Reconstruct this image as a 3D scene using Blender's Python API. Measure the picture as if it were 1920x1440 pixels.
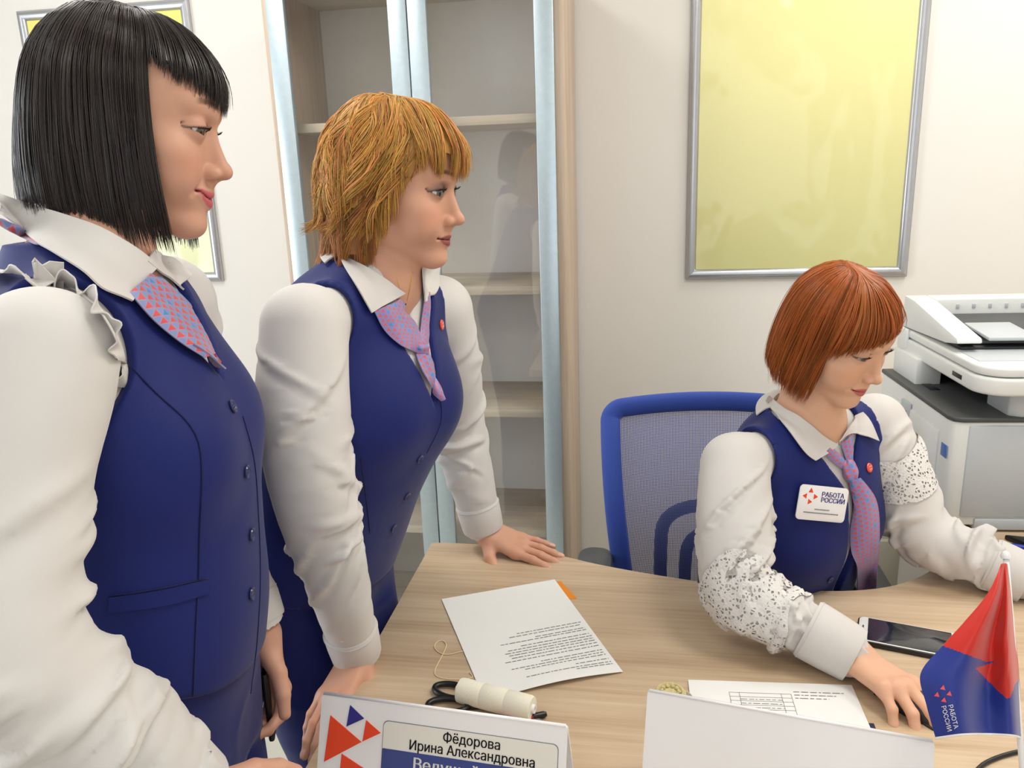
import bpy, bmesh, math, random
import numpy as np
from mathutils import Vector, Matrix

for o in list(bpy.data.objects):
    bpy.data.objects.remove(o)
SC = bpy.context.scene
COL = SC.collection
rnd = random.Random(7)
NP = np.random.RandomState(11)

# ------------------------------------------------------------------ camera
FPX = 1500.0
CAM_H = 1.475
_p, _r, _y = math.radians(14.75), math.radians(-2.04), math.radians(9.45)
FWD = np.array([-math.sin(_y)*math.cos(_p), math.cos(_y)*math.cos(_p), -math.sin(_p)])
_R0 = np.array([math.cos(_y), math.sin(_y), 0.0])
_U0 = np.cross(_R0, FWD)
RGT = math.cos(_r)*_R0 + math.sin(_r)*_U0
UPV = -math.sin(_r)*_R0 + math.cos(_r)*_U0
EYE = np.array([0, 0, CAM_H])
cam = bpy.data.cameras.new('camera')
cam.sensor_fit = 'HORIZONTAL'
cam.sensor_width = 36.0
cam.lens = 36.0*FPX/1920.0
cam.clip_start = 0.02
camo = bpy.data.objects.new('camera', cam)
COL.objects.link(camo)
M = Matrix([[RGT[i], UPV[i], -FWD[i], EYE[i]] for i in range(3)] + [[0, 0, 0, 1]])
camo.matrix_world = M
SC.camera = camo

# ------------------------------------------------------------------ light
world = bpy.data.worlds.new('world')
SC.world = world
world.use_nodes = True
world.node_tree.nodes['Background'].inputs[0].default_value = (0.85, 0.92, 1.0, 1)
world.node_tree.nodes['Background'].inputs[1].default_value = 1.0
vs = SC.view_settings
vs.view_transform = 'Standard'
vs.look = 'None'
vs.gamma = 1.0
vs.use_curve_mapping = False
vs.exposure = 0.0

def area(name, loc, target, sx, sy, power, color):
    l = bpy.data.lights.new(name, 'AREA')
    l.shape = 'RECTANGLE'
    l.size, l.size_y = sx, sy
    l.energy = power
    l.color = color
    o = bpy.data.objects.new(name, l)
    COL.objects.link(o)
    o.location = loc
    d = Vector(target) - Vector(loc)
    o.rotation_euler = d.to_track_quat('-Z', 'Y').to_euler()
    return o
# daylight through the two windows (left wall and the wall behind the camera)
area('window_daylight', (-2.84, 0.55, 1.55), (0, 0.55, 1.45), 1.5, 1.5, 40, (0.90, 0.95, 1.0))
area('window_daylight', (0.7, -2.13, 1.6), (0.7, 0, 1.5), 1.9, 1.5, 9, (0.93, 0.97, 1.0))
# ceiling panels
PANELS = [(-1.3, 1.35), (0.8, 0.95), (-1.3, -0.8), (0.7, -0.9), (1.3, 1.9)]
for px_, py_ in PANELS:
    area('ceiling_lamp_light', (px_, py_, 2.735), (px_, py_, 0), 0.58, 0.58, 13.0 if py_ > 0 else 4.5, (1.0, 0.962, 0.90))

# ------------------------------------------------------------------ pixel helpers
def ray(x, y):
    return FWD + (x-960.0)/FPX*RGT - (y-720.0)/FPX*UPV
def PD(x, y, d):
    return EYE + ray(x, y)*d
def PZ(x, y, z):
    r = ray(x, y)
    return EYE + r*((z-EYE[2])/r[2])
def PY(x, y, Y):
    r = ray(x, y)
    return EYE + r*((Y-EYE[1])/r[1])
def proj(P):
    v = np.asarray(P, float)-EYE
    d = v@FWD
    return 960+FPX*(v@RGT)/d, 720-FPX*(v@UPV)/d

# ------------------------------------------------------------------ object helpers
def tag(o, label=None, cat=None, group=None, kind=None):
    if label: o['label'] = label
    if cat: o['category'] = cat
    if group: o['group'] = group
    if kind: o['kind'] = kind
    return o
def thing(name, loc, label, cat, group=None):
    o = bpy.data.objects.new(name, None)
    o.empty_display_size = 0.05
    COL.objects.link(o)
    o.location = Vector([float(c) for c in loc])
    o['_loc'] = [float(c) for c in loc]
    return tag(o, label, cat, group)
def link(name, me, mat=None, parent=None, smooth=False):
    o = bpy.data.objects.new(name, me)
    COL.objects.link(o)
    if mat is not None:
        for m in (mat if isinstance(mat, (list, tuple)) else [mat]):
            me.materials.append(m)
    if smooth:
        me.polygons.foreach_set('use_smooth', [True]*len(me.polygons))
    if parent is not None:
        o.parent = parent
        loc = parent.location if parent.parent is None else Vector((0, 0, 0))
        o.matrix_parent_inverse = Matrix.Translation(-loc)
    return o
def pyd(name, v, f, mat=None, parent=None, smooth=False):
    me = bpy.data.meshes.new(name)
    me.from_pydata([tuple(float(c) for c in p) for p in v], [], [tuple(int(i) for i in q) for q in f])
    me.validate()
    return link(name, me, mat, parent, smooth)
def bmobj(name, bm, mat, parent=None, smooth=False, angle=None):
    me = bpy.data.meshes.new(name)
    bmesh.ops.recalc_face_normals(bm, faces=bm.faces)
    bm.to_mesh(me)
    bm.free()
    o = link(name, me, mat, parent, smooth)
    if angle is not None:
        me.polygons.foreach_set('use_smooth', [True]*len(me.polygons))
        try:
            me.set_sharp_from_angle(angle=math.radians(angle))
        except Exception:
            pass
    return o
def add_box(bm, lo, hi, R=None, c=None):
    lo, hi = np.array(lo, float), np.array(hi, float)
    vs_ = []
    for i in range(8):
        p = np.array([(lo, hi)[(i >> k) & 1][k] for k in range(3)])
        if R is not None:
            p = np.array(c)+np.array(R)@(p)
        vs_.append(bm.verts.new(p))
    for q in ((0, 2, 3, 1), (4, 5, 7, 6), (0, 1, 5, 4), (2, 6, 7, 3), (0, 4, 6, 2), (1, 3, 7, 5)):
        bm.faces.new([vs_[k] for k in q])
    return vs_
def box(name, lo, hi, mat, parent=None, bevel=0.0, seg=2, R=None, c=None):
    bm = bmesh.new()
    add_box(bm, lo, hi, R, c)
    if bevel > 0:
        bmesh.ops.bevel(bm, geom=list(bm.edges), offset=bevel, segments=seg, affect='EDGES', profile=0.5)
    return bmobj(name, bm, mat, parent, angle=35 if bevel > 0 else None)
def prism(name, pts, z0, z1, mat, parent=None, bevel=0.0, axes=None, origin=(0, 0, 0), seg=2):
    """polygon pts (u,v) extruded from z0 to z1 along w; axes = (U,V,W)"""
    U, V, W = [np.array(a, float) for a in (axes or ((1, 0, 0), (0, 1, 0), (0, 0, 1)))]
    O = np.array(origin, float)
    bm = bmesh.new()
    a = [bm.verts.new(O+U*p[0]+V*p[1]+W*z0) for p in pts]
    b = [bm.verts.new(O+U*p[0]+V*p[1]+W*z1) for p in pts]
    n = len(pts)
    bm.faces.new(a[::-1])
    bm.faces.new(b)
    for i in range(n):
        bm.faces.new([a[i], a[(i+1) % n], b[(i+1) % n], b[i]])
    if bevel > 0:
        bmesh.ops.recalc_face_normals(bm, faces=bm.faces)
        ed = [e for e in bm.edges if len(e.link_faces) == 2 and e.calc_face_angle(0) > 0.6]
        bmesh.ops.bevel(bm, geom=ed, offset=bevel, segments=seg, affect='EDGES', profile=0.5)
    return bmobj(name, bm, mat, parent, angle=35)
def rrect(w, h, r, n=6, cx=0, cy=0):
    out = []
    for k, (sx, sy) in enumerate(((1, 1), (-1, 1), (-1, -1), (1, -1))):
        for i in range(n+1):
            a = math.pi/2*(k+i/n)
            out.append((cx+sx*(w/2-r)+r*math.cos(a), cy+sy*(h/2-r)+r*math.sin(a)))
    return out
def catmull(P, n):
    P = np.asarray(P, float)
    if len(P) < 3:
        t = np.linspace(0, 1, n)[:, None]
        return P[0]*(1-t)+P[-1]*t
    d = np.r_[0, np.cumsum(np.linalg.norm(np.diff(P, axis=0), axis=1)+1e-9)]
    t = np.linspace(0, d[-1], n)
    m = np.zeros_like(P)
    m[1:-1] = (P[2:]-P[:-2])/(d[2:]-d[:-2])[:, None]
    m[0] = (P[1]-P[0])/(d[1]-d[0])
    m[-1] = (P[-1]-P[-2])/(d[-1]-d[-2])
    k = np.clip(np.searchsorted(d, t, side='right')-1, 0, len(P)-2)
    h = (d[k+1]-d[k])
    s = ((t-d[k])/h)[:, None]
    h = h[:, None]
    return (2*s**3-3*s**2+1)*P[k]+(s**3-2*s**2+s)*h*m[k]+(-2*s**3+3*s**2)*P[k+1]+(s**3-s**2)*h*m[k+1]
def unit(v):
    v = np.asarray(v, float)
    return v/(np.linalg.norm(v)+1e-12)
def tube_data(P, rad, k=8, closed=False):
    P = np.asarray(P, float)
    n = len(P)
    rad = np.full(n, rad) if np.isscalar(rad) else np.asarray(rad, float)
    if closed:
        T = np.roll(P, -1, 0)-np.roll(P, 1, 0)
    else:
        T = np.gradient(P, axis=0)
    T /= np.linalg.norm(T, axis=1)[:, None]+1e-12
    a = np.array([0, 0, 1.0]) if abs(T[0][2]) < 0.9 else np.array([1.0, 0, 0])
    N = unit(np.cross(T[0], a))
    vs_, fs = [], []
    for i in range(n):
        N = unit(N-T[i]*(N@T[i]))
        B = np.cross(T[i], N)
        for j in range(k):
            an = 2*math.pi*j/k
            vs_.append(P[i]+rad[i]*(math.cos(an)*N+math.sin(an)*B))
    for i in range(n if closed else n-1):
        i2 = (i+1) % n
        for j in range(k):
            fs.append((i*k+j, i*k+(j+1) % k, i2*k+(j+1) % k, i2*k+j))
    if not closed:
        fs.append(tuple(range(k))[::-1])
        fs.append(tuple((n-1)*k+j for j in range(k)))
    return vs_, fs
def tube(name, P, rad, mat, parent=None, k=8, closed=False):
    v, f = tube_data(P, rad, k, closed)
    return pyd(name, v, f, mat, parent, True)
def lathe(name, prof, mat, parent=None, origin=(0, 0, 0), axis=(0, 0, 1), n=32, angle=40):
    W = unit(axis)
    a = np.array([1.0, 0, 0]) if abs(W[0]) < 0.9 else np.array([0, 1.0, 0])
    U = unit(np.cross(W, a))
    V = np.cross(W, U)
    O = np.array(origin, float)
    bm = bmesh.new()
    rings = []
    for r, h in prof:
        if r < 1e-6:
            rings.append([bm.verts.new(O+W*h)])
        else:
            rings.append([bm.verts.new(O+W*h+r*(math.cos(2*math.pi*i/n)*U+math.sin(2*math.pi*i/n)*V)) for i in range(n)])
    for A, B in zip(rings, rings[1:]):
        for i in range(n):
            j = (i+1) % n
            if len(A) == 1 and len(B) == 1: continue
            if len(A) == 1: bm.faces.new([A[0], B[i], B[j]])
            elif len(B) == 1: bm.faces.new([A[i], A[j], B[0]])
            else: bm.faces.new([A[i], A[j], B[j], B[i]])
    return bmobj(name, bm, mat, parent, angle=angle)
def grid_mesh(name, G, mat, parent=None, thick=0.0, uv=None, closed_u=False, smooth=True, flip=False):
    """G (nu,nv,3) -> quad sheet with UVs in metres; thick>0 gives it two faces"""
    G = np.asarray(G, float)
    nu, nv = G.shape[:2]
    f = []
    for i in range(nu if closed_u else nu-1):
        for j in range(nv-1):
            q = (i*nv+j, ((i+1) % nu)*nv+j, ((i+1) % nu)*nv+j+1, i*nv+j+1)
            f.append(q[::-1] if flip else q)
    if thick > 0:
        du = np.gradient(G, axis=0)
        dv = np.gradient(G, axis=1)
        N = np.cross(du, dv)
        N /= np.linalg.norm(N, axis=2)[..., None]+1e-12
        if flip: N = -N
        Vv = np.concatenate([(G+N*thick/2).reshape(-1, 3), (G-N*thick/2).reshape(-1, 3)])
        m = nu*nv
        f2 = [tuple(k+m for k in q[::-1]) for q in f]
        side = []
        def strip(idx):
            for a, b in zip(idx, idx[1:]):
                side.append((a, a+m, b+m, b))
        strip([i*nv for i in range(nu)])
        strip([i*nv+nv-1 for i in range(nu)][::-1])
        if not closed_u:
            strip(list(range(nv))[::-1])
            strip([(nu-1)*nv+j for j in range(nv)])
        F = f+f2+side
    else:
        Vv, F = G.reshape(-1, 3), f
    o = pyd(name, Vv, F, mat, parent, smooth)
    if uv is None:
        lu = np.cumsum(np.r_[0, np.linalg.norm(np.diff(G.mean(1), axis=0), axis=1)])
        lv = np.cumsum(np.r_[0, np.linalg.norm(np.diff(G.mean(0), axis=0), axis=1)])
        UVv = np.stack(np.meshgrid(lu, lv, indexing='ij'), -1).reshape(-1, 2)
    else:
        UVv = np.asarray(uv).reshape(-1, 2)
    if thick > 0:
        UVv = np.concatenate([UVv, UVv])
    me = o.data
    lay = me.uv_layers.new(name='UVMap')
    li = np.zeros(len(me.loops), dtype=np.int64)
    me.loops.foreach_get('vertex_index', li)
    lay.data.foreach_set('uv', UVv[li].astype(np.float32).ravel())
    if thick > 0:
        try: me.set_sharp_from_angle(angle=math.radians(60))
        except Exception: pass
    return o
def glyph_polys(body, size, align='LEFT'):
    """letters as flat triangles (each outline filled on its own, so crossing strokes stay solid)"""
    c = bpy.data.curves.new('glyphs', 'FONT')
    c.body = body; c.size = size; c.align_x = align
    t = bpy.data.objects.new('tmp', c)
    COL.objects.link(t)
    bpy.context.view_layer.update()
    cv = t.to_curve(bpy.context.evaluated_depsgraph_get())
    polys = []
    for sp in cv.splines:
        pts = []
        bz = sp.bezier_points
        n = len(bz)
        for k in range(n):
            p0, p3 = bz[k].co, bz[(k+1) % n].co
            p1, p2 = bz[k].handle_right, bz[(k+1) % n].handle_left
            straight = (p1-p0).cross(p3-p0).length < 1e-9 and (p2-p0).cross(p3-p0).length < 1e-9
            m = 1 if straight else 5
            for s in range(m):
                u = s/m
                q = p0*(1-u)**3+p1*3*u*(1-u)**2+p2*3*u*u*(1-u)+p3*u**3
                pts.append((q.x, q.y))
        if len(pts) > 2: polys.append(np.array(pts))
    t.to_curve_clear()
    bpy.data.objects.remove(t)
    # non-zero winding fill in thin horizontal slabs, so overlapping strokes stay solid
    E_ = np.array([(*p[k], *p[(k+1) % len(p)]) for p in polys for k in range(len(p))])
    V, F = [], []
    if len(E_) == 0: return V, F
    ylo, yhi = E_[:, [1, 3]].min(), E_[:, [1, 3]].max()
    n = max(8, int((yhi-ylo)/size*46))
    ys = np.linspace(ylo, yhi, n+1)
    for y0, y1 in zip(ys, ys[1:]):
        ym = (y0+y1)/2
        act = []
        for x_a, y_a, x_b, y_b in E_[(np.minimum(E_[:, 1], E_[:, 3]) <= ym) & (np.maximum(E_[:, 1], E_[:, 3]) > ym)]:
            sl = (x_b-x_a)/(y_b-y_a)
            lo_, hi_ = min(x_a, x_b), max(x_a, x_b)
            act.append((x_a+sl*(ym-y_a), min(hi_, max(lo_, x_a+sl*(y0-y_a))), min(hi_, max(lo_, x_a+sl*(y1-y_a))), 1 if y_b > y_a else -1))
        act.sort()
        w, st = 0, None
        for xm, xb, xt, sg in act:
            if w == 0: st = (xb, xt)
            w += sg
            if w == 0:
                k = len(V)
                V += [(st[0], y0), (xb, y0), (xt, y1), (st[1], y1)]
                F.append((k, k+1, k+2, k+3))
    return V, F
def text(name, body, size, origin, U, V, mat, parent, align='CENTER', bold=0.0, depth=0.0002, sx=1.0):
    vv, ff = glyph_polys(body, size, align)
    U, V = unit(U), unit(V)
    O = np.array(origin, float)
    pts, fs = [], []
    offs = [(0, 0)] if bold == 0 else [(-bold, 0), (bold, 0)]
    for dx, dy in offs:
        b0 = len(pts)
        pts += [O+U*(x*sx+dx)+V*(y+dy) for x, y in vv]
        fs += [tuple(b0+k for k in f) for f in ff]
    return pyd(name, pts, fs, mat, parent)

# ------------------------------------------------------------------ materials
def lin(c):
    return tuple((x/12.92 if x <= 0.04045 else ((x+0.055)/1.055)**2.4) for x in c)
def S(r, g, b):
    return lin((r/255., g/255., b/255.))+(1.0,)
class NT:
    def __init__(s, name):
        s.m = bpy.data.materials.new(name)
        s.m.use_nodes = True
        s.t = s.m.node_tree
        s.n = s.t.nodes
        s.b = s.n['Principled BSDF']
        s.out = s.n['Material Output']
    def new(s, typ, **kw):
        n = s.n.new(typ)
        for k, v in kw.items():
            if k.startswith('i_'):
                key = k[2:]
                n.inputs[int(key) if key.isdigit() else key.replace('_', ' ')].default_value = v
            else:
                setattr(n, k, v)
        return n
    def l(s, a, b):
        s.t.links.new(a, b)
    def math(s, op, a, b=None, c=None):
        n = s.n.new('ShaderNodeMath')
        n.operation = op
        for i, x in enumerate((a, b, c)):
            if x is None: continue
            if isinstance(x, (int, float)): n.inputs[i].default_value = x
            else: s.l(x, n.inputs[i])
        return n.outputs[0]
    def mix(s, fac, a, b):
        n = s.n.new('ShaderNodeMix')
        n.data_type = 'RGBA'
        for sock, x in ((n.inputs['Factor'], fac), (n.inputs['A'], a), (n.inputs['B'], b)):
            if isinstance(x, (int, float)): sock.default_value = x
            elif isinstance(x, tuple): sock.default_value = x
            else: s.l(x, sock)
        # colour sockets share names with float ones: take the RGBA pair
        for nm, x in (('A', a), ('B', b)):
            for sk in n.inputs:
                if sk.name == nm and sk.type == 'RGBA':
                    if isinstance(x, tuple): sk.default_value = x
                    elif not isinstance(x, (int, float)): s.l(x, sk)
        return [o_ for o_ in n.outputs if o_.type == 'RGBA'][0]
    def ramp(s, fac, stops):
        n = s.n.new('ShaderNodeValToRGB')
        e = n.color_ramp.elements
        while len(e) < len(stops): e.new(0.5)
        for el, (p, c) in zip(e, stops):
            el.position = p
            el.color = c
        s.l(fac, n.inputs[0])
        return n.outputs[0]
    def bump(s, h, strength=0.3, dist=0.01):
        n = s.new('ShaderNodeBump')
        n.inputs['Strength'].default_value = strength
        n.inputs['Distance'].default_value = dist
        s.l(h, n.inputs['Height'])
        s.l(n.outputs[0], s.b.inputs['Normal'])
    def coord(s, which='Object', scale=None):
        c = s.new('ShaderNodeTexCoord').outputs[which]
        if scale is not None:
            mp = s.new('ShaderNodeMapping')
            mp.inputs['Scale'].default_value = scale
            s.l(c, mp.inputs[0])
            c = mp.outputs[0]
        return c
    def noise(s, vec, scale, detail=4, rough=0.5):
        n = s.new('ShaderNodeTexNoise')
        n.inputs['Scale'].default_value = scale
        n.inputs['Detail'].default_value = detail
        n.inputs['Roughness'].default_value = rough
        if vec is not None: s.l(vec, n.inputs['Vector'])
        return n.outputs[0]
def mat(name, col, rough=0.5, metal=0.0, spec=0.5, coat=0.0, sss=0.0, sheen=0.0, trans=0.0, var=0.0, vscale=30, bump=0.0, bscale=200, bdist=0.001, emit=None, estr=0.0):
    t = NT(name)
    b = t.b
    b.inputs['Base Color'].default_value = col
    b.inputs['Roughness'].default_value = rough
    b.inputs['Metallic'].default_value = metal
    b.inputs['Specular IOR Level'].default_value = spec
    b.inputs['Coat Weight'].default_value = coat
    b.inputs['Coat Roughness'].default_value = 0.08
    b.inputs['Sheen Weight'].default_value = sheen
    if sss > 0:
        b.inputs['Subsurface Weight'].default_value = sss
        b.inputs['Subsurface Radius'].default_value = (0.012, 0.005, 0.003)
        b.inputs['Subsurface Scale'].default_value = 1.0
    if trans: b.inputs['Transmission Weight'].default_value = trans
    if emit:
        b.inputs['Emission Color'].default_value = emit
        b.inputs['Emission Strength'].default_value = estr
    if var > 0:
        nz = t.noise(t.coord('Object'), vscale, 5, 0.6)
        d = tuple(c*(1-var) for c in col[:3])+(1,)
        h = tuple(min(1, c*(1+var)) for c in col[:3])+(1,)
        t.l(t.ramp(nz, [(0.3, d), (0.7, h)]), b.inputs['Base Color'])
    if bump > 0:
        t.bump(t.noise(t.coord('Object'), bscale, 3, 0.6), bump, bdist)
    return t.m
def wood(name, c0, c1, c2, along=0, scale=1.0, rough=0.42):
    t = NT(name)
    sc = [9.0*scale]*3
    sc[along] = 0.7*scale
    co = t.coord('Object', tuple(sc))
    warp = t.noise(co, 1.1, 3, 0.5)
    big = t.noise(co, 2.2, 4, 0.6)
    sc2 = [70.0*scale]*3
    sc2[along] = 1.6*scale
    fine = t.noise(t.coord('Object', tuple(sc2)), 1.6, 5, 0.62)
    mixv = t.math('ADD', t.math('MULTIPLY', big, 0.55), t.math('MULTIPLY', fine, 0.45))
    colr = t.ramp(mixv, [(0.34, c0), (0.5, c1), (0.64, c2)])
    t.l(colr, t.b.inputs['Base Color'])
    t.b.inputs['Roughness'].default_value = rough
    t.b.inputs['Specular IOR Level'].default_value = 0.35
    t.bump(fine, 0.06, 0.001)
    return t.m
MAT = {}
MAT['wall'] = mat('wall_paint', S(232, 229, 224), 0.75, spec=0.2, bump=0.05, bscale=350, bdist=0.0006)
MAT['ceiling'] = mat('ceiling_paint', S(240, 240, 238), 0.8, spec=0.2, bump=0.03, bscale=200)
MAT['floor'] = mat('floor_vinyl', S(198, 196, 184), 0.5, spec=0.3, var=0.05, vscale=6, bump=0.03, bscale=120)
MAT['desk'] = wood('desk_oak', S(180, 152, 122), S(203, 178, 148), S(214, 192, 164), 0)
MAT['cabwood'] = wood('cabinet_oak', S(176, 152, 132), S(196, 174, 154), S(206, 186, 168), 2)
MAT['shelfwood'] = wood('shelf_oak', S(186, 172, 152), S(206, 194, 174), S(216, 205, 188), 0)
MAT['cabback'] = mat('cabinet_back', S(236, 234, 230), 0.6, var=0.02)
MAT['alu'] = mat('brushed_aluminium', S(188, 203, 212), 0.36, metal=0.72, var=0.04, vscale=60)
MAT['frame'] = mat('frame_aluminium', S(186, 188, 194), 0.3, metal=0.8, var=0.03, vscale=40)
MAT['white_plastic'] = mat('white_plastic', S(226, 228, 226), 0.38, var=0.01, vscale=80)
MAT['grey_plastic'] = mat('pale_grey_plastic', S(190, 196, 200), 0.42, var=0.012, vscale=80)
MAT['dark_plastic'] = mat('charcoal_plastic', S(72, 74, 76), 0.45, bump=0.1, bscale=900, bdist=0.0004)
MAT['black_plastic'] = mat('black_plastic', S(20, 20, 22), 0.35, var=0.1)
MAT['paper'] = mat('white_paper', S(238, 238, 236), 0.65, spec=0.25, var=0.008, vscale=40)
MAT['ink'] = mat('grey_print', S(128, 130, 132), 0.8, spec=0.1, var=0.1)
MAT['black_ink'] = mat('black_print', S(38, 36, 40), 0.7, spec=0.1, var=0.05)
MAT['orange'] = mat('orange_card', S(235, 140, 25), 0.6, var=0.03)
MAT['logo_red'] = mat('logo_red', S(232, 66, 20), 0.45, var=0.03)
MAT['logo_blue'] = mat('logo_blue', S(38, 34, 130), 0.45, var=0.03)
MAT['label_blue'] = mat('label_blue', S(28, 52, 130), 0.3, coat=0.4, var=0.02)
MAT['acrylic'] = mat('white_acrylic', S(236, 234, 236), 0.25, coat=0.3, var=0.006)
MAT['insert'] = mat('label_insert', S(226, 224, 216), 0.3, coat=0.4, var=0.01)
MAT['chrome'] = mat('steel', S(190, 190, 192), 0.25, metal=1.0, var=0.02)
# ------------------------------------------------------------------ the room
WY = 2.58
def struct(o):
    o['kind'] = 'structure'
    return o
XL, XR, YB, ZC = -2.95, 2.3, -2.25, 2.78
struct(box('floor', (XL-.1, YB-.1, -.06), (XR+.1, WY+.1, 0), MAT['floor']))
struct(box('ceiling', (XL-.1, YB-.1, ZC), (XR+.1, WY+.1, ZC+.06), MAT['ceiling']))
struct(box('wall_back', (XL-.1, WY, 0), (XR+.1, WY+.1, ZC), MAT['wall']))
struct(box('wall_right', (XR, YB, 0), (XR+.1, WY, ZC), MAT['wall']))
def wall_with_hole(name, axis, at, th, lo, hi, hole):
    """wall of four slabs joined round a window opening; axis 0: wall normal X, 1: normal Y"""
    bm = bmesh.new()
    (a0, a1), (h0, h1, hz0, hz1) = (lo, hi), hole
    for s0, s1, z0, z1 in ((a0, h0, 0, ZC), (h1, a1, 0, ZC), (h0, h1, 0, hz0), (h0, h1, hz1, ZC)):
        if axis == 0: add_box(bm, (at, s0, z0), (at+th, s1, z1))
        else: add_box(bm, (s0, at, z0), (s1, at+th, z1))
    return struct(bmobj(name, bm, MAT['wall']))
wall_with_hole('wall_left', 0, XL-.1, .1, YB, WY, (-.25, 1.35, .78, 2.33))
wall_with_hole('wall_front', 1, YB-.1, .1, XL, XR, (-.3, 1.7, .85, 2.35))
MAT['pvc'] = mat('window_pvc', S(240, 240, 240), 0.35, var=0.005)
tw = NT('window_glass')
_tr = tw.new('ShaderNodeBsdfTransparent')
_gl = tw.new('ShaderNodeBsdfGlossy')
_gl.inputs['Roughness'].default_value = 0.03
_lw = tw.new('ShaderNodeLayerWeight')
_lw.inputs[0].default_value = 0.5
_fc = tw.math('MULTIPLY_ADD', tw.math('POWER', _lw.outputs['Facing'], 5.0), 0.9, 0.085)
_mx = tw.new('ShaderNodeMixShader')
tw.l(_fc, _mx.inputs[0]); tw.l(_tr.outputs[0], _mx.inputs[1]); tw.l(_gl.outputs[0], _mx.inputs[2])
tw.l(_mx.outputs[0], tw.out.inputs[0])
MAT['glass'] = tw.m
def window(n, axis, at, a0, a1, z0, z1):
    r = bpy.data.objects.new('window_%d' % n, None)
    COL.objects.link(r)
    r['kind'] = 'structure'
    def bx(nm, s0, s1, zz0, zz1, d0, d1, m):
        if axis == 0: box(nm, (at+d0, s0, zz0), (at+d1, s1, zz1), m, r)
        else: box(nm, (s0, at+d0, zz0), (s1, at+d1, zz1), m, r)
    w = .06
    mid = (a0+a1)/2
    for s0, s1 in ((a0, a0+w), (a1-w, a1), (mid-w/2, mid+w/2)): bx('window_frame', s0, s1, z0, z1, -.08, -.03, MAT['pvc'])
    bx('window_frame', a0, a1, z0, z0+w, -.08, -.03, MAT['pvc'])
    bx('window_frame', a0, a1, z1-w, z1, -.08, -.03, MAT['pvc'])
    bx('pane', a0+w, mid-w/2, z0+w, z1-w, -.06, -.054, MAT['glass'])
    bx('pane', mid+w/2, a1-w, z0+w, z1-w, -.06, -.054, MAT['glass'])
    bx('window_sill', a0-.05, a1+.05, z0-.03, z0, -.1, .12, MAT['pvc'])
window(1, 0, XL, -.25, 1.35, .78, 2.33)
window(2, 1, YB, -.3, 1.7, .85, 2.35)
MAT['base'] = mat('skirting', S(214, 208, 198), 0.5, var=0.02)
struct(box('baseboard_back', (XL, WY-.014, 0), (XR, WY, .07), MAT['base'], bevel=.004))
MAT['lamp'] = mat('lamp_diffuser', S(250, 248, 240), 0.5, emit=(1, .95, .87, 1), estr=3.0)
for i, (lx, ly) in enumerate(PANELS):
    t = thing('ceiling_lamp', (lx, ly, ZC), 'square white ceiling lamp panel set under the ceiling', 'lamp', 'square ceiling lamp panels')
    box('lamp_frame', (lx-.31, ly-.31, ZC-.03), (lx+.31, ly+.31, ZC), MAT['pvc'], t, bevel=.004)
    box('diffuser', (lx-.285, ly-.285, ZC-.034), (lx+.285, ly+.285, ZC-.029), MAT['lamp'], t)

# ------------------------------------------------------------------ posters in snap frames
def poster_mat(name, stops, seed):
    t = NT(name)
    co = t.coord('Object')
    sp = t.new('ShaderNodeSeparateXYZ')
    t.l(co, sp.inputs[0])
    f = t.math('MULTIPLY_ADD', sp.outputs[2], 1.1, -1.25)
    nz = t.noise(co, 2.0, 2, .5)
    f = t.math('ADD', f, t.math('MULTIPLY_ADD', nz, .3, -.15))
    t.l(t.ramp(f, stops), t.b.inputs['Base Color'])
    t.b.inputs['Roughness'].default_value = .45
    t.b.inputs['Coat Weight'].default_value = 0.75
    t.b.inputs['Coat Roughness'].default_value = 0.07
    co2 = t.coord('Object', (3.2, 1, 2.0))
    h = t.noise(co2, 1.6, 2.0, .45)
    bp = t.new('ShaderNodeBump')
    bp.inputs['Strength'].default_value = 0.5
    bp.inputs['Distance'].default_value = 0.045
    t.l(h, bp.inputs['Height'])
    t.l(bp.outputs[0], t.b.inputs['Coat Normal'])
    return t.m
MAT['poster_a'] = poster_mat('poster_yellow_green', [(0.0, S(204, 202, 142)), (0.45, S(224, 219, 156)), (0.85, S(243, 238, 168))], 1)
MAT['poster_b'] = poster_mat('poster_yellow', [(0.0, S(226, 232, 196)), (0.2, S(232, 234, 180)), (0.62, S(236, 226, 120)), (1.0, S(240, 230, 120))], 2)
def poster(x0, x1, z0, z1, pm, label):
    r = thing('poster_frame', ((x0+x1)/2, WY, z0), label, 'poster')
    w, d = .031, .016
    prof = [(0, 0), (0, .010), (.006, .0155), (.014, .0165), (.023, .0145), (w, .006), (w, 0)]
    cs = [(x0, z0), (x1, z0), (x1, z1), (x0, z1)]
    for k in range(4):
        bm = bmesh.new()
        A, B = np.array(cs[k]), np.array(cs[(k+1) % 4])
        t = (B-A)/np.linalg.norm(B-A)
        n = np.array([-t[1], t[0]])
        ra, rb = [], []
        for u, h in prof:
            pa, pb = A+n*u+t*u, B+n*u-t*u
            ra.append(bm.verts.new((pa[0], WY-.001-h, pa[1])))
            rb.append(bm.verts.new((pb[0], WY-.001-h, pb[1])))
        m = len(prof)
        for i in range(m):
            bm.faces.new([ra[i], ra[(i+1) % m], rb[(i+1) % m], rb[i]])
        bm.faces.new(ra); bm.faces.new(rb[::-1])
        bmobj('frame_rail', bm, MAT['frame'], r, angle=50)
    box('poster_sheet', (x0+.024, WY-.0075, z0+.024), (x1-.024, WY-.004, z1-.024), pm, r)
    return r
poster(.137, .790, 1.133, 2.035, MAT['poster_a'], 'yellow-green poster under wrinkled clear film in a silver snap frame above the office chair')
poster(-2.035, -1.425, 1.15, 2.045, MAT['poster_b'], 'pale yellow poster in a silver snap frame, behind the black-haired woman')

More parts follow.
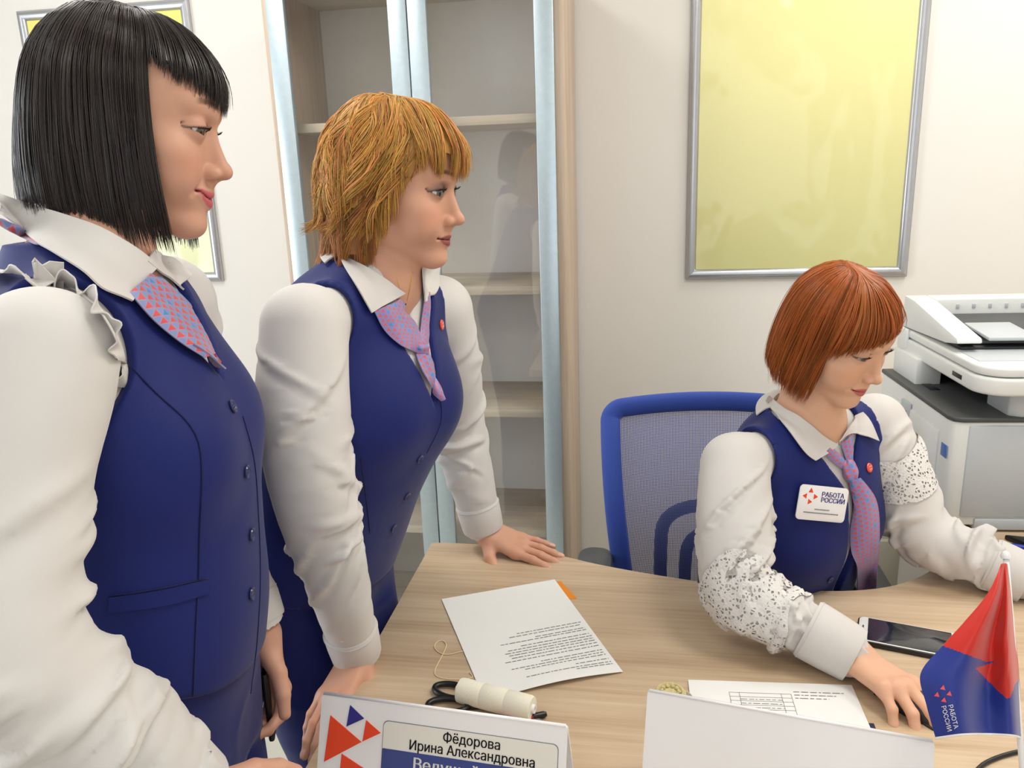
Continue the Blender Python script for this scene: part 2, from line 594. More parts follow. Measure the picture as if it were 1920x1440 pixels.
# ------------------------------------------------------------------ glazed cabinet
CX0, CX1, CY0, CY1, CZ = -1.010, -.201, 2.20, 2.565, 2.0
cab = thing('display_cabinet', ((CX0+CX1)/2, (CY0+CY1)/2, 0), 'tall pale oak display cabinet with two aluminium framed glass doors', 'cabinet')
th = .024
box('side_panel', (CX0, CY0, 0), (CX0+th, CY1, CZ), MAT['cabwood'], cab, bevel=.0012)
box('side_panel', (CX1-th, CY0, 0), (CX1, CY1, CZ), MAT['cabwood'], cab, bevel=.0012)
box('top_panel', (CX0+th, CY0+.02, CZ-.022), (CX1-th, CY1, CZ), MAT['shelfwood'], cab)
box('bottom_panel', (CX0+th, CY0+.02, .06), (CX1-th, CY1, .082), MAT['shelfwood'], cab)
box('plinth', (CX0+th, CY0+.03, 0), (CX1-th, CY0+.048, .06), MAT['shelfwood'], cab)
box('back_panel', (CX0+th, CY1-.008, .082), (CX1-th, CY1-.002, CZ-.022), MAT['cabback'], cab)
for zt in (1.628, 1.166, .802, .418):
    box('shelf', (CX0+th, CY0+.03, zt-.024), (CX1-th, CY1-.008, zt), MAT['shelfwood'], cab, bevel=.001)
cmid = (CX0+CX1)/2
for x0, x1 in ((CX0+.015+.004, cmid-.0015), (cmid+.0015, CX1-.0235)):
    d = bpy.data.objects.new('door', None)
    COL.objects.link(d)
    d.parent = cab
    d.matrix_parent_inverse = Matrix.Translation(-cab.location)
    z0, z1, w, y0, y1 = .066, CZ-.004, .05, CY0-.019, CY0-.001
    for a0, a1 in ((x0, x0+w), (x1-w, x1)):
        st = box('stile', (a0, y0, z0), (a1, y1, z1), MAT['alu'], d, bevel=.002)
    box('rail', (x0+w, y0, z0), (x1-w, y1, z0+w), MAT['alu'], d, bevel=.002)
    box('rail', (x0+w, y0, z1-w), (x1-w, y1, z1), MAT['alu'], d, bevel=.002)
    box('glass_pane', (x0+w-.005, y0+.007, z0+w-.005), (x1-w+.005, y0+.011, z1-w+.005), MAT['glass'], d)
for hz in (1.93, 1.05, .15):
    box('hinge', (CX0+th, CY0+.004, hz-.012), (CX0+th+.035, CY0+.03, hz+.012), MAT['chrome'], cab, bevel=.002)

# ------------------------------------------------------------------ desk
DZ = .75
edge = [(-.42, 1.452), (-.405, 1.456), (-.30, 1.453), (-.198, 1.437), (-.069, 1.388), (.078, 1.348), (.189, 1.331), (.29, 1.327), (.369, 1.334), (.44, 1.357), (.50, 1.398), (.54, 1.443), (.57, 1.50), (.585, 1.58), (.59, 1.7)]
edge = [tuple(p) for p in catmull(np.array(edge), 60)]
outl = [(-.42, .42)] + edge + [(.59, 2.50), (1.42, 2.50), (1.42, .42)]
desk = thing('office_desk', (.4, 1.0, 0), 'large pale oak office desk with a curved cut-out where the seated woman works', 'desk')
prism('desk_top', outl[::-1], DZ-.026, DZ, MAT['desk'], desk, bevel=.0015)
for x, y, sx, sy in ((-.36, .62, .0, .0), (-.30, 1.3, 0, 0), (1.3, .6, 0, 0), (1.3, 2.35, 0, 0), (.72, 2.3, 0, 0)):
    box('leg', (x-.025, y-.025, 0), (x+.025, y+.025, DZ-.026), MAT['frame'], desk, bevel=.004)
box('modesty_panel', (-.2, .56, .12), (1.2, .578, DZ-.026), MAT['desk'], desk)
# drawer pedestal behind the desk
ped = thing('drawer_pedestal', (.5, 1.95, 0), 'pale grey-beige drawer pedestal with bar handles under the printer side of the desk', 'pedestal')
MAT['ped'] = mat('pedestal_laminate', S(206, 204, 186), .5, var=.03, vscale=8)
box('body', (.30, 1.78, .05), (.585, 2.28, .655), MAT['ped'], ped, bevel=.002)
for k in range(3):
    z0 = .065+k*.195
    dr = box('drawer_front', (.303, 1.762, z0), (.582, 1.779, z0+.188), MAT['ped'], ped, bevel=.002)
    hz = z0+.125
    h = box('handle', (.40, 1.732, hz), (.50, 1.742, hz+.014), MAT['frame'], dr, bevel=.002)
    box('handle_post', (.405, 1.74, hz+.002), (.413, 1.764, hz+.012), MAT['frame'], dr)
    box('handle_post', (.487, 1.74, hz+.002), (.495, 1.764, hz+.012), MAT['frame'], dr)
for x in (.32, .565):
    for y in (1.8, 2.26):
        lathe('castor', [(0, 0), (.018, 0), (.018, .05), (0, .05)], MAT['black_plastic'], ped, (x, y, 0), n=12)

# ------------------------------------------------------------------ office chair
ch = thing('office_chair', (.17, 1.42, 0), 'blue mesh-back office chair under the seated red-haired woman', 'chair')
MAT['chair_blue'] = mat('chair_blue_fabric', S(30, 62, 150), .7, sheen=.2, bump=.3, bscale=900, bdist=.0006, var=.06, vscale=300)
t = NT('chair_mesh')
uvn = t.coord('UV')
sp = t.new('ShaderNodeSeparateXYZ'); t.l(uvn, sp.inputs[0])
d1 = t.math('SINE', t.math('MULTIPLY', t.math('ADD', sp.outputs[0], sp.outputs[1]), 2*math.pi/.0062))
d2 = t.math('SINE', t.math('MULTIPLY', t.math('SUBTRACT', sp.outputs[0], sp.outputs[1]), 2*math.pi/.0062))
hole = t.math('GREATER_THAN', t.math('MULTIPLY', d1, d2), 0.18)
t.b.inputs['Base Color'].default_value = S(86, 96, 150)
t.b.inputs['Roughness'].default_value = .75
tr = t.new('ShaderNodeBsdfTransparent')
ms = t.new('ShaderNodeMixShader')
t.l(hole, ms.inputs[0]); t.l(t.b.outputs[0], ms.inputs[1]); t.l(tr.outputs[0], ms.inputs[2])
t.l(ms.outputs[0], t.out.inputs[0])
MAT['chair_mesh'] = t.m
def back_pt(u, v, off=0.0):
    """u -1..1 across, v 0..1 up the backrest; curved both ways"""
    hw = .245 - .055*(1-v)**1.6 + .0*v
    z = .50 + .485*v
    y = 1.635 + .055*v - .05*math.sin(math.pi*min(1, v*1.05)) + .045*(1-u*u)*(.4+.6*v)
    return np.array([.165 + u*hw - .004*(1-v), y+off, z - .012*u*u*v])
n_u, n_v = 25, 31
G = np.array([[back_pt(-.95+1.9*i/(n_u-1), .02+.95*j/(n_v-1)) for j in range(n_v)] for i in range(n_u)])
grid_mesh('mesh_panel', G, MAT['chair_mesh'], ch)
# padded blue border round the mesh
ring = []
def rr(k, n):
    pts = rrect(2.0, 1.0, .14, 8)
    return pts
base = rrect(1.0, 1.0, .055, 8)
ctr = []
for (a, b_) in base:
    ctr.append((a*2*.94, b_*.97+.5))
cp = np.array([back_pt(a, min(1, max(0, b_))) for a, b_ in ctr])
# border as swept flat oval
def sweep_oval(name, P, rw, rt, m, parent, nref=(0, -1, 0), k=14, closed=True):
    P = np.asarray(P, float); n = len(P)
    T = (np.roll(P, -1, 0)-np.roll(P, 1, 0)) if closed else np.gradient(P, axis=0)
    T /= np.linalg.norm(T, axis=1)[:, None]
    v, f = [], []
    for i in range(n):
        N = unit(np.array(nref)-T[i]*(np.array(nref)@T[i]))
        B = np.cross(T[i], N)
        for j in range(k):
            a = 2*math.pi*j/k
            v.append(P[i]+rt*math.cos(a)*N+rw*math.sin(a)*B)
    for i in range(n if closed else n-1):
        for j in range(k):
            i2 = (i+1) % n
            f.append((i*k+j, i2*k+j, i2*k+(j+1) % k, i*k+(j+1) % k))
    if not closed:
        f.append(tuple(range(k))); f.append(tuple((n-1)*k+j for j in range(k))[::-1])
    return pyd(name, v, f, m, parent, True)
bm_ = []
per = []
for i in range(len(ctr)):
    a0, a1 = np.array(ctr[i]), np.array(ctr[(i+1) % len(ctr)])
    m_ = 1 if np.linalg.norm(a1-a0) < .2 else 14
    for s in range(m_):
        q = a0+(a1-a0)*s/m_
        per.append(back_pt(q[0], min(1, max(0, q[1])), -.004))
sweep_oval('back_border', per, .022, .011, MAT['chair_blue'], ch)
MAT['chair_dark'] = mat('chair_navy_plastic', S(16, 20, 62), .4, var=.05)
def U_arc(w, h0, h1, off):
    pts = []
    for a, b_ in rrect(2*w, 2*(h1-h0), w*.42, 6):
        if b_ > -(h1-h0)+.02: pts.append((a, h0+b_ if False else h1-(h1-h0)+b_))
    return pts
for w, top, rad in ((.118, .235, .015), (.064, .175, .014)):
    pts = [(-w, -.02), (-w, top-.07), (-w*.94, top-.035), (-w*.72, top-.012), (-w*.3, top), (w*.3, top), (w*.72, top-.012), (w*.94, top-.035), (w, top-.07), (w, -.02)]
    P3 = []
    for a, b_ in catmull(np.array(pts), 40):
        q = back_pt(a/.21, max(0, min(1, b_/.485+.04)), .028)
        q[0] = .165+a
        q[2] = .52+b_
        P3.append(q)
    sweep_oval('lumbar_frame', P3, rad, .009, MAT['chair_dark'], ch, closed=False)
prism('seat', rrect(.48, .46, .09, 6), .400, .462, MAT['chair_blue'], ch, bevel=.02, origin=(.18, 1.43, 0), seg=3)
box('back_bar', (.14, 1.62, .37), (.19, 1.70, .62), MAT['black_plastic'], ch, bevel=.01)
box('seat_plate', (.10, 1.33, .376), (.26, 1.64, .402), MAT['black_plastic'], ch, bevel=.006)
for sx, x0 in ((-1, -.095), (1, .455)):
    box('arm_post', (x0-.02, 1.49, .386), (x0+.02, 1.54, .64), MAT['black_plastic'], ch, bevel=.01)
    ar = prism('arm_pad', rrect(.075, .24, .034, 6), .640, .668, MAT['dark_plastic'], ch, bevel=.01, origin=(x0, 1.515, 0))
    box('arm_bracket', (min(x0, .18+sx*.16), 1.49, .384), (max(x0, .18+sx*.16), 1.54, .402), MAT['black_plastic'], ch, bevel=.006)
lathe('gas_column', [(0, .10), (.028, .10), (.028, .28), (.02, .28), (.02, .38), (0, .38)], MAT['black_plastic'], ch, (.18, 1.44, 0), n=20)
for k in range(5):
    a = 2*math.pi*k/5+.3
    tip = np.array([.18+.29*math.cos(a), 1.44+.29*math.sin(a), .075])
    tube('base_leg', [(.18, 1.44, .125), (.18+.15*math.cos(a), 1.44+.15*math.sin(a), .105), tip], [.024, .02, .016], MAT['black_plastic'], ch)
    lathe('castor', [(0, -.012), (.028, -.012), (.03, 0), (.028, .012), (0, .012)], MAT['black_plastic'], ch, (tip[0], tip[1], .030), axis=(-math.sin(a), math.cos(a), 0), n=16)

# ------------------------------------------------------------------ printer
pr = thing('multifunction_printer', (.8, 1.8, DZ), 'white multifunction printer with scanner lid and charcoal paper deck on the desk', 'printer')
_pa = math.radians(3.0)
PU, PV = np.array([math.cos(_pa), math.sin(_pa), 0]), np.array([-math.sin(_pa), math.cos(_pa), 0])
PO = np.array([.598, 1.595, DZ])
PRm = np.stack([PU, PV, np.array([0, 0, 1.0])], 1)
def pbox(nm, lo, hi, m, par=pr, bevel=.004, seg=2):
    return box(nm, lo, hi, m, par, bevel, seg, R=PRm, c=PO)
def pprism(nm, pts, z0, z1, m, par=pr, bevel=.004, seg=3):
    return prism(nm, pts, z0, z1, m, par, bevel, (PU, PV, (0, 0, 1)), PO, seg)
W_, D_ = .46, .40
pprism('body', [(.0, .02), (.006, .006), (.02, 0), (W_, 0), (W_, D_), (0, D_)], .012, .228, MAT['white_plastic'], bevel=.004)
pbox('front_panel', (.032, -.004, .03), (W_-.01, .004, .222), MAT['grey_plastic'])
pbox('paper_tray', (.06, -.006, .004), (W_-.03, .02, .028), MAT['grey_plastic'])
for x in (.04, W_-.04):
    for y in (.05, D_-.05): pbox('foot', (x-.015, y-.015, 0), (x+.015, y+.015, .014), MAT['black_plastic'], bevel=.002)
pprism('deck', [(-.002, .02), (.004, .004), (.02, -.003), (W_, -.003), (W_, D_), (-.002, D_)], .228, .238, MAT['dark_plastic'], bevel=.003)
sdp = pbox('side_door', (-.004, .05, .012), (.002, D_-.03, .195), MAT['white_plastic'])
pbox('door_catch', (-.006, .20, .176), (-.001, .25, .206), MAT['grey_plastic'], bevel=.001)
pbox('catch_slot', (-.0068, .215, .180), (-.004, .236, .187), MAT['black_plastic'], bevel=.0005)
pbox('deck_slot', (.035, .20, .2375), (.055, .27, .2392), MAT['black_plastic'], bevel=.0003)
MAT['sticker'] = mat('blue_sticker', S(62, 108, 186), .4, var=.02)
pbox('sticker', (-.0012, .012, .150), (.0005, .036, .176), MAT['sticker'], bevel=.0003)
for k_, (y_, w_) in enumerate(((.232, .006), (.240, .005), (.247, .007), (.256, .004), (.262, .006))): pbox('maker_mark', (-.0049, y_, .118), (-.0041, y_+w_, .1265-.002*(k_ % 2)), MAT['ink'], bevel=.0002)
# supports and scanner
pbox('rear_column', (.02, D_-.15, .236), (.075, D_-.01, .295), MAT['white_plastic'])
pbox('rear_wall', (.075, D_-.08, .236), (W_, D_-.01, .295), MAT['black_plastic'])
pprism('control_support', [(.105, .012), (.125, .0), (W_, 0), (W_, .10), (.105, .10)], .236, .292, MAT['grey_plastic'], bevel=.004)
def round_front(x0, x1, y0, y1, r, n=8):
    pts = [(x0+r-r*math.cos(a), y0+r-r*math.sin(a)) for a in np.linspace(0, math.pi/2, n)]
    return pts+[(x1, y0), (x1, y1), (x0, y1)]
pprism('scanner_bed', round_front(.03, W_+.03, -.035, D_+.01, .055), .288, .322, MAT['white_plastic'], bevel=.006)
pprism('scanner_lid', round_front(.033, W_+.03, -.030, D_+.008, .052), .324, .342, MAT['white_plastic'], bevel=.005)
pbox('usb_slot', (.0288, .05, .300), (.031, .092, .309), MAT['black_plastic'], bevel=.0005)
def wedge(nm, x0, x1, prof, m):
    bm = bmesh.new()
    a = [bm.verts.new(PO+PU*x0+PV*y+np.array([0, 0, z])) for y, z in prof]
    b = [bm.verts.new(PO+PU*x1+PV*y+np.array([0, 0, z])) for y, z in prof]
    n = len(prof)
    bm.faces.new(a); bm.faces.new(b[::-1])
    for i in range(n): bm.faces.new([a[i], b[i], b[(i+1) % n], a[(i+1) % n]])
    bmesh.ops.recalc_face_normals(bm, faces=bm.faces)
    bmesh.ops.bevel(bm, geom=[e for e in bm.edges], offset=.003, segments=2, affect='EDGES', profile=.5)
    return bmobj(nm, bm, m, pr, angle=35)
wedge('feeder_side', .036, .085, [(.10, .362), (.16, .352), (D_, .342), (D_, .415), (.34, .412), (.105, .372)], MAT['white_plastic'])
wedge('feeder_rear', .085, W_+.03, [(D_-.055, .342), (D_, .342), (D_, .415), (D_-.055, .413)], MAT['white_plastic'])
wedge('feeder_tray', .085, W_+.03, [(.14, .352), (.18, .350), (D_-.055, .372), (D_-.055, .380), (.14, .360)], MAT['dark_plastic'])
wedge('feeder_plate', .105, .20, [(.12, .362), (.24, .372), (.24, .379), (.12, .370)], MAT['grey_plastic'])
wedge('output_recess', .05, W_+.03, [(.03, .340), (.13, .340), (.13, .344), (.03, .3435)], MAT['grey_plastic'])
wedge('feeder_gap', .055, W_+.03, [(.125, .342), (.20, .342), (.20, .356), (.125, .350)], MAT['black_plastic'])
for k in range(9):
    pbox('guide_mark', (.13+k*.035, D_-.0575, .392), (.137+k*.035, D_-.0545, .402), MAT['grey_plastic'], bevel=.0005)
pbox('paper_stop', (.025, D_-.06, .30), (.034, D_-.012, .345), MAT['white_plastic'])
# ------------------------------------------------------------------ things on the desk
def frame_from(A, B, up):
    U = unit(B-A)
    V = unit(up-U*(up@U))
    return U, V, np.cross(U, V)
def tri(name, pts, O, U, V, W, m, par, d=.0012):
    return prism(name, pts, 0, d, m, par, axes=(U, V, W), origin=O)
def tent_sign(A, B, label):
    """tent of two leaning white panels with top edge A-B, feet on the desk"""
    A, B = np.array(A), np.array(B)
    mid = (A+B)/2
    r = thing('name_plate' , (mid[0], mid[1], DZ), label, 'name plate')
    U = unit(B-A)
    Nf = unit(np.array([U[1], -U[0], 0]))     # towards the camera side
    h = A[2]-DZ
    L = np.linalg.norm(B-A)
    out = []
    for s, nm in ((1, 'front_panel'), (-1, 'back_panel')):
        foot = Nf*(.05*s)+np.array([0, 0, -h])
        V = unit(-foot)
        W = np.cross(U, V)
        if W@(Nf*s) < 0: W = -W
        hl = np.linalg.norm(foot)
        prism(nm, rrect(L, hl, .004, 3, L/2, -hl/2), -.0016, .0016, MAT['acrylic'], r, axes=(U, V, W), origin=A)
        out.append((U, V, W, L, hl))
    # folded top edge
    tube('fold', [A+U*.002, B-U*.002], .0022, MAT['acrylic'], r)
    box('base_sheet', (-L/2+.002, -.047, 0), (L/2-.002, .047, .002), MAT['acrylic'], r, R=np.stack([U, -Nf, np.array([0, 0, 1.])], 1), c=(mid[0], mid[1], DZ))
    return r, A, out[0]
np1, A1, (U1, V1, W1_, L1, H1) = tent_sign((-.368, .772, .89), (-.076, .746, .89), 'white tent name plate with orange and blue triangle logo and printed name card')
def on1(u, v, w=.0016):
    return A1+U1*u-V1*v+W1_*w
# the triangle logo
def tri_px(name, px, m):
    P = []
    n = W1_
    for x, y in px:
        r = ray(x, y)
        t = ((A1+W1_*.0016-EYE)@n)/(r@n)
        q = EYE+r*t-(A1+W1_*.0016)
        P.append((q@U1, q@V1))
    P = np.array(P)
    ctr = P.mean(0)
    return prism(name, [tuple(p) for p in P], .0016, .0026, m, np1, axes=(U1, V1, W1_), origin=A1)
tri_px('logo_triangle', [(620, 1341), (608, 1428), (678, 1391)], MAT['logo_red'])
tri_px('logo_triangle', [(657, 1322), (650, 1362), (683, 1347)], MAT['logo_blue'])
tri_px('logo_triangle', [(687, 1350), (680, 1390), (714, 1374)], MAT['logo_red'])
tri_px('logo_triangle', [(641, 1413), (633, 1490), (700, 1452)], MAT['logo_red'])
ins = prism('card_pocket', rrect(.205, .104, .006, 4, .0795+.1025+.0, -.020-.052), .0016, .0022, MAT['ink'], np1, axes=(U1, V1, W1_), origin=A1)
prism('name_card', rrect(.2035, .1025, .006, 4, .0795+.1025, -.020-.052), .0020, .0026, MAT['insert'], np1, axes=(U1, V1, W1_), origin=A1)
prism('title_strip', rrect(.2035, .052, .001, 2, .0795+.1025, -.051-.026), .0024, .0029, MAT['label_blue'], np1, axes=(U1, V1, W1_), origin=A1)
text('printed_name', 'Фёдорова', .0150, on1(.186, .0345, .0031), U1, V1, MAT['black_ink'], np1, sx=.92, bold=.00025)
text('printed_name', 'Ирина Александровна', .0150, on1(.186, .0480, .0031), U1, V1, MAT['black_ink'], np1, sx=.90, bold=.00025)
text('printed_title', 'Ведущий', .018, on1(.118, .0690, .0033), U1, V1, MAT['acrylic'], np1, align='LEFT', bold=.0004)
tent_sign((.0105, .820, .889), (.304, .766, .889), 'blank white back of a tent name plate beside the table flag')

# printed sheets
def sheet(name, cs, label, cat='paper', lift=None, nu=16, nv=22, z=.0008, mat_=None):
    """cs: four desk points (a,b,c,d), a-b far edge, b-c right, d-c near; lift(u,v)->z"""
    a, b, c, d = [np.array(p, float) for p in cs]
    G = np.zeros((nu+1, nv+1, 3))
    for i in range(nu+1):
        for j in range(nv+1):
            u, v = i/nu, j/nv
            p = (a*(1-u)+b*u)*(1-v)+(d*(1-u)+c*u)*v
            G[i, j] = (p[0], p[1], DZ+z+(lift(u, v) if lift else 0))
    ctr = G.reshape(-1, 3).mean(0)
    r = thing(name, (ctr[0], ctr[1], DZ), label, cat)
    grid_mesh('sheet', G, mat_ or MAT['paper'], r, thick=.0004)
    return r, (lambda u, v: (lambda p: np.array([p[0], p[1], DZ+z+(lift(u, v) if lift else 0)+.0005]))((a*(1-u)+b*u)*(1-v)+(d*(1-u)+c*u)*v))
def print_lines(r, at, lines, seed):
    q = random.Random(seed)
    V_, F_ = [], []
    for v, u0, u1, hgt in lines:
        u = u0
        while u < u1:
            w = q.uniform(.012, .05)
            e = min(u+w, u1)
            n = 3
            for k in range(n):
                ua, ub = u+(e-u)*k/n, u+(e-u)*(k+1)/n
                i = len(V_)
                V_ += [at(ua, v), at(ub, v), at(ub, v+hgt), at(ua, v+hgt)]
                F_.append((i, i+1, i+2, i+3))
            u = e+q.uniform(.006, .012)
    o = pyd('printed_text', V_, F_, MAT['ink'], r)
    o['kind'] = 'stuff'
cs1 = [PZ(828, 1125, DZ)[:2], PZ(1040, 1088, DZ)[:2], PZ(1168, 1262, DZ)[:2], PZ(908, 1314, DZ)[:2]]
lift1 = lambda u, v: .006*math.exp(-((v-1)/.13)**2)*math.sin(math.pi*min(1, max(0, (u-.12)*1.1)))+.0009
s1, at1 = sheet('printed_sheet', cs1, 'large printed sheet with a blank upper half lying over an orange card', lift=lift1)
ls = [(.50, .44, .96), (.525, .37, .95), (.56, .56, .96), (.58, .28, .96), (.62, .42, .96), (.645, .31, .97), (.668, .28, .97), (.69, .30, .97), (.715, .31, .97), (.742, .25, .97), (.785, .50, .97), (.808, .27, .97), (.83, .36, .97), (.87, .72, .97), (.90, .34, .97), (.92, .70, .97)]
print_lines(s1, at1, [(v, u0, u1, .0065) for v, u0, u1 in ls], 3)
oc = [PZ(1010, 1092, DZ)[:2], PZ(1056, 1087, DZ)[:2], PZ(1084, 1140, DZ)[:2], PZ(1030, 1150, DZ)[:2]]
b0, b1 = np.array(cs1[1]), np.array(cs1[2])
sheet('orange_card', [b0+(-.035, -.013), b0+(.012, -.0035), b0+(.046, -.062), b0+(-.0, -.075)], 'orange card slipped under the printed sheet', 'card', z=.0002, nu=2, nv=2, mat_=MAT['orange'])
p2a, p2b = PZ(1290, 1277, DZ)[:2], PZ(1597, 1287, DZ)[:2]
p2c = PZ(1632, 1368, DZ)[:2]
dv = (np.array(p2c)-np.array(p2b))
dv = dv/np.linalg.norm(dv)*.20
s2, at2 = sheet('form_sheet', [p2a, p2b, np.array(p2b)+dv, np.array(p2a)+dv], 'white form with a small printed table lying behind the blank name plate', z=.0022)
print_lines(s2, at2, [(.10+.035*k, .63, .93-.05*k, .008) for k in range(3)], 5)
print_lines(s2, at2, [(.20+.045*k, .30, .55, .006) for k in range(9)], 6)
V_, F_ = [], []
def seg2(u0, v0, u1, v1, w=.0028):
    i = len(V_)
    if abs(u1-u0) > abs(v1-v0): V_.extend([at2(u0, v0), at2(u1, v0), at2(u1, v0+w*1.2), at2(u0, v0+w*1.2)])
    else: V_.extend([at2(u0, v0), at2(u0+w, v0), at2(u0+w, v1), at2(u0, v1)])
    F_.append((i, i+1, i+2, i+3))
for u in (.24, .30, .55, .61): seg2(u, .13, u, .62)
for k in range(12): seg2(.24, .13+k*.045, .61, .13+k*.045)
pyd('table_rules', V_, F_, MAT['ink'], s2)
MAT['navy_cover'] = mat('navy_cover', S(34, 36, 66), .4, var=.03)
n0 = np.array(p2b)+dv*.40+np.array((-.06, 0)); n1 = np.array(p2b)+dv*.40+np.array((.0075, 0)); 
sheet('notebook', [n0, n1, np.array(p2b)+dv*.97+(.0045, 0), np.array(p2b)+dv*.97+(-.06, 0)], 'thin navy notebook under the white form, only its edge showing', 'notebook', z=.0008, nu=2, nv=2, mat_=MAT['navy_cover'])

# thread cone (roll), scissors, thread
MAT['thread'] = mat('cream_thread', S(240, 236, 218), .8, sheen=.2, bump=.5, bscale=500, bdist=.0008, var=.02)
Ta, Tb = np.array([-.252, .962, DZ+.0178]), np.array([-.143, .932, DZ+.0178])
tdir = unit(Tb-Ta)
tl = np.linalg.norm(Tb-Ta)
rl = thing('thread_roll', ((Ta+Tb)/2*np.array([1, 1, 0])+np.array([0, 0, DZ])), 'cream thread roll lying on its side behind the logo name plate', 'roll')
lathe('thread_body', [(.006, 0), (.013, 0), (.0168, .002), (.0175, .006), (.0175, tl*.33), (.0171, tl*.335), (.0175, tl*.34), (.0175, tl*.66), (.0171, tl*.665), (.0175, tl*.67), (.0170, tl-.004), (.0155, tl), (.006, tl)], MAT['thread'], rl, Ta, tdir, 28)
lathe('core', [(.003, -.004), (.006, -.004), (.006, tl+.004), (.003, tl+.004), (.003, -.004)], MAT['paper'], rl, Ta, tdir, 16)
def flat_loop(c, a, b, ang, z, n=28):
    ca, sa = math.cos(ang), math.sin(ang)
    return [np.array([c[0]+a*math.cos(t)*ca-b*math.sin(t)*sa, c[1]+a*math.cos(t)*sa+b*math.sin(t)*ca, z]) for t in np.linspace(0, 2*math.pi, n, endpoint=False)]
sc_ = thing('scissors', (-.24, .97, DZ), 'scissors with black ring handles lying under the thread roll', 'scissors')
h1 = PZ(836, 1290, DZ+.006); h2 = PZ(826, 1318, DZ+.006)
tube('handle', flat_loop(h1+np.array([.012, -.006, 0]), .029, .0150, math.radians(-14), DZ+.006), .0045, MAT['black_plastic'], sc_, closed=True)
tube('handle', flat_loop(h2+np.array([.012, -.004, 0]), .029, .0150, math.radians(4), DZ+.006), .0045, MAT['black_plastic'], sc_, closed=True)
p_piv = np.array([-.205, .950, 0])
for dy, e in ((.004, h1), (-.004, h2)):
    e = np.array([e[0]+.035, e[1]-.004, 0])
    tube('shank', [np.r_[e[:2], DZ+.0055], np.r_[p_piv[:2], DZ+.004]], [.0045, .004], MAT['black_plastic'], sc_)
for k, dy in enumerate((.0, .0035)):
    prism('blade', [(0, -.007), (0, .007), (.09, .001), (.09, -.001)], DZ+.0015+.0018*k, DZ+.0032+.0018*k, MAT['chrome'], sc_, axes=(unit((.96, -.28+dy*6, 0)), unit((.28, .96, 0)), (0, 0, 1)), origin=(p_piv[0]-.01, p_piv[1], 0))
MAT['red_plastic'] = mat('red_plastic', S(190, 30, 24), .4, var=.03)
kn = thing('pen', (-.115, .925, DZ), 'small red and black pen end poking out beside the thread roll', 'pen')
ka, kb = PZ(985, 1346, DZ+.005), PZ(1012, 1341, DZ+.005)
kd = unit(kb-ka)
lathe('barrel', [(0, -.05), (.004, -.05), (.0045, -.04), (.0045, .010), (.0035, .014), (0, .014)], MAT['red_plastic'], kn, ka+np.array([0, 0, .0]), kd, 16)
lathe('cap', [(0, .010), (.0046, .010), (.0046, .026), (.003, .03), (0, .03)], MAT['black_plastic'], kn, ka, kd, 16)
th_px = [(868, 1222), (842, 1228), (826, 1226), (815, 1216), (818, 1206), (828, 1202), (836, 1208), (834, 1220), (824, 1240), (816, 1256), (816, 1266), (826, 1272), (850, 1275), (876, 1274), (886, 1270), (880, 1262)]
tp = np.array([np.r_[PZ(x, y, DZ)[:2], DZ+.0011] for x, y in th_px])
MAT['string'] = mat('thread_string', S(236, 214, 176), .8, var=.03)
o = tube('loose_thread', catmull(tp, 90), .00075, MAT['string'], None, k=6)
tag(o, 'loose cream thread curling on the desk beside the printed sheet', 'thread')
# carved stamp-like knob and white tag
st = thing('brass_pot', (.045, .985, DZ), 'small round ivory-gold carved pot at the corner of the blank name plate', 'pot')
MAT['brass'] = mat('carved_ivory_gold', S(206, 192, 138), .4, var=.22, vscale=160, bump=.8, bscale=190, bdist=.003)
c0 = PZ(1257, 1292, DZ+.03)
lathe('pot_body', [(0, 0), (.019, 0), (.0215, .003), (.021, .012), (.019, .016), (.0205, .020), (.0215, .026), (.019, .029), (.016, .0295), (.014, .027), (0, .027)], MAT['brass'], st, (c0[0], c0[1]-.002, DZ), n=28)
for k in range(10):
    a = 2*math.pi*k/10
    lathe('bead', [(0, 0), (.0028, .0008), (.0032, .002), (.002, .0038), (0, .0042)], MAT['brass'], st, (c0[0]+.0115*math.cos(a), c0[1]-.002+.0115*math.sin(a), DZ+.0268), n=8)
tg = thing('paper_tag', (.062, .965, DZ), 'small curled white paper tag beside the ivory-gold pot', 'tag')
q0 = PZ(1284, 1303, DZ+.02)
ang = np.linspace(-.4, 4.6, 26)
Gt = np.array([[(q0[0]+(.009+.0004*i)*math.cos(a), q0[1]-.004+(.009+.0004*i)*math.sin(a), DZ+.001+h) for h in np.linspace(0, .019, 4)] for i, a in enumerate(ang)])
grid_mesh('curl', Gt, MAT['paper'], tg, thick=.0006)

# phone, lying near the woman's hand
ph = thing('smartphone', (.43, 1.2, DZ), 'white-fronted smartphone in a black case lying beside the woman\'s mouse hand', 'phone')
pa, pb = PZ(1613, 1155, DZ+.009), PZ(1782, 1186, DZ+.009)
pu = unit((pb-pa)*np.array([1, 1, 0])); pv = np.array([pu[1], -pu[0], 0])
if pv[1] > 0: pv = -pv
pw = np.array([0, 0, 1.])
O_ = np.r_[pa[:2], DZ]+pv*.036+pu*.072
def pp(nm, w, h, r, z0, z1, m, cx=0, cy=0, bev=.0008, cat=None):
    return prism(nm, rrect(w, h, r, 6, cx, cy), z0, z1, m, ph, bev, (pu, pv*-1, pw), O_)
pp('case', .150, .076, .010, .0003, .0086, MAT['black_plastic'], bev=.002)
pp('front_glass', .1455, .0715, .009, .0084, .0094, MAT['white_plastic'], bev=.0003)
MAT['screen'] = mat('dark_screen', S(28, 32, 40), .06, coat=1.0, var=.05)
pp('screen', .118, .0665, .0012, .0092, .0097, MAT['screen'], cx=-.0005)
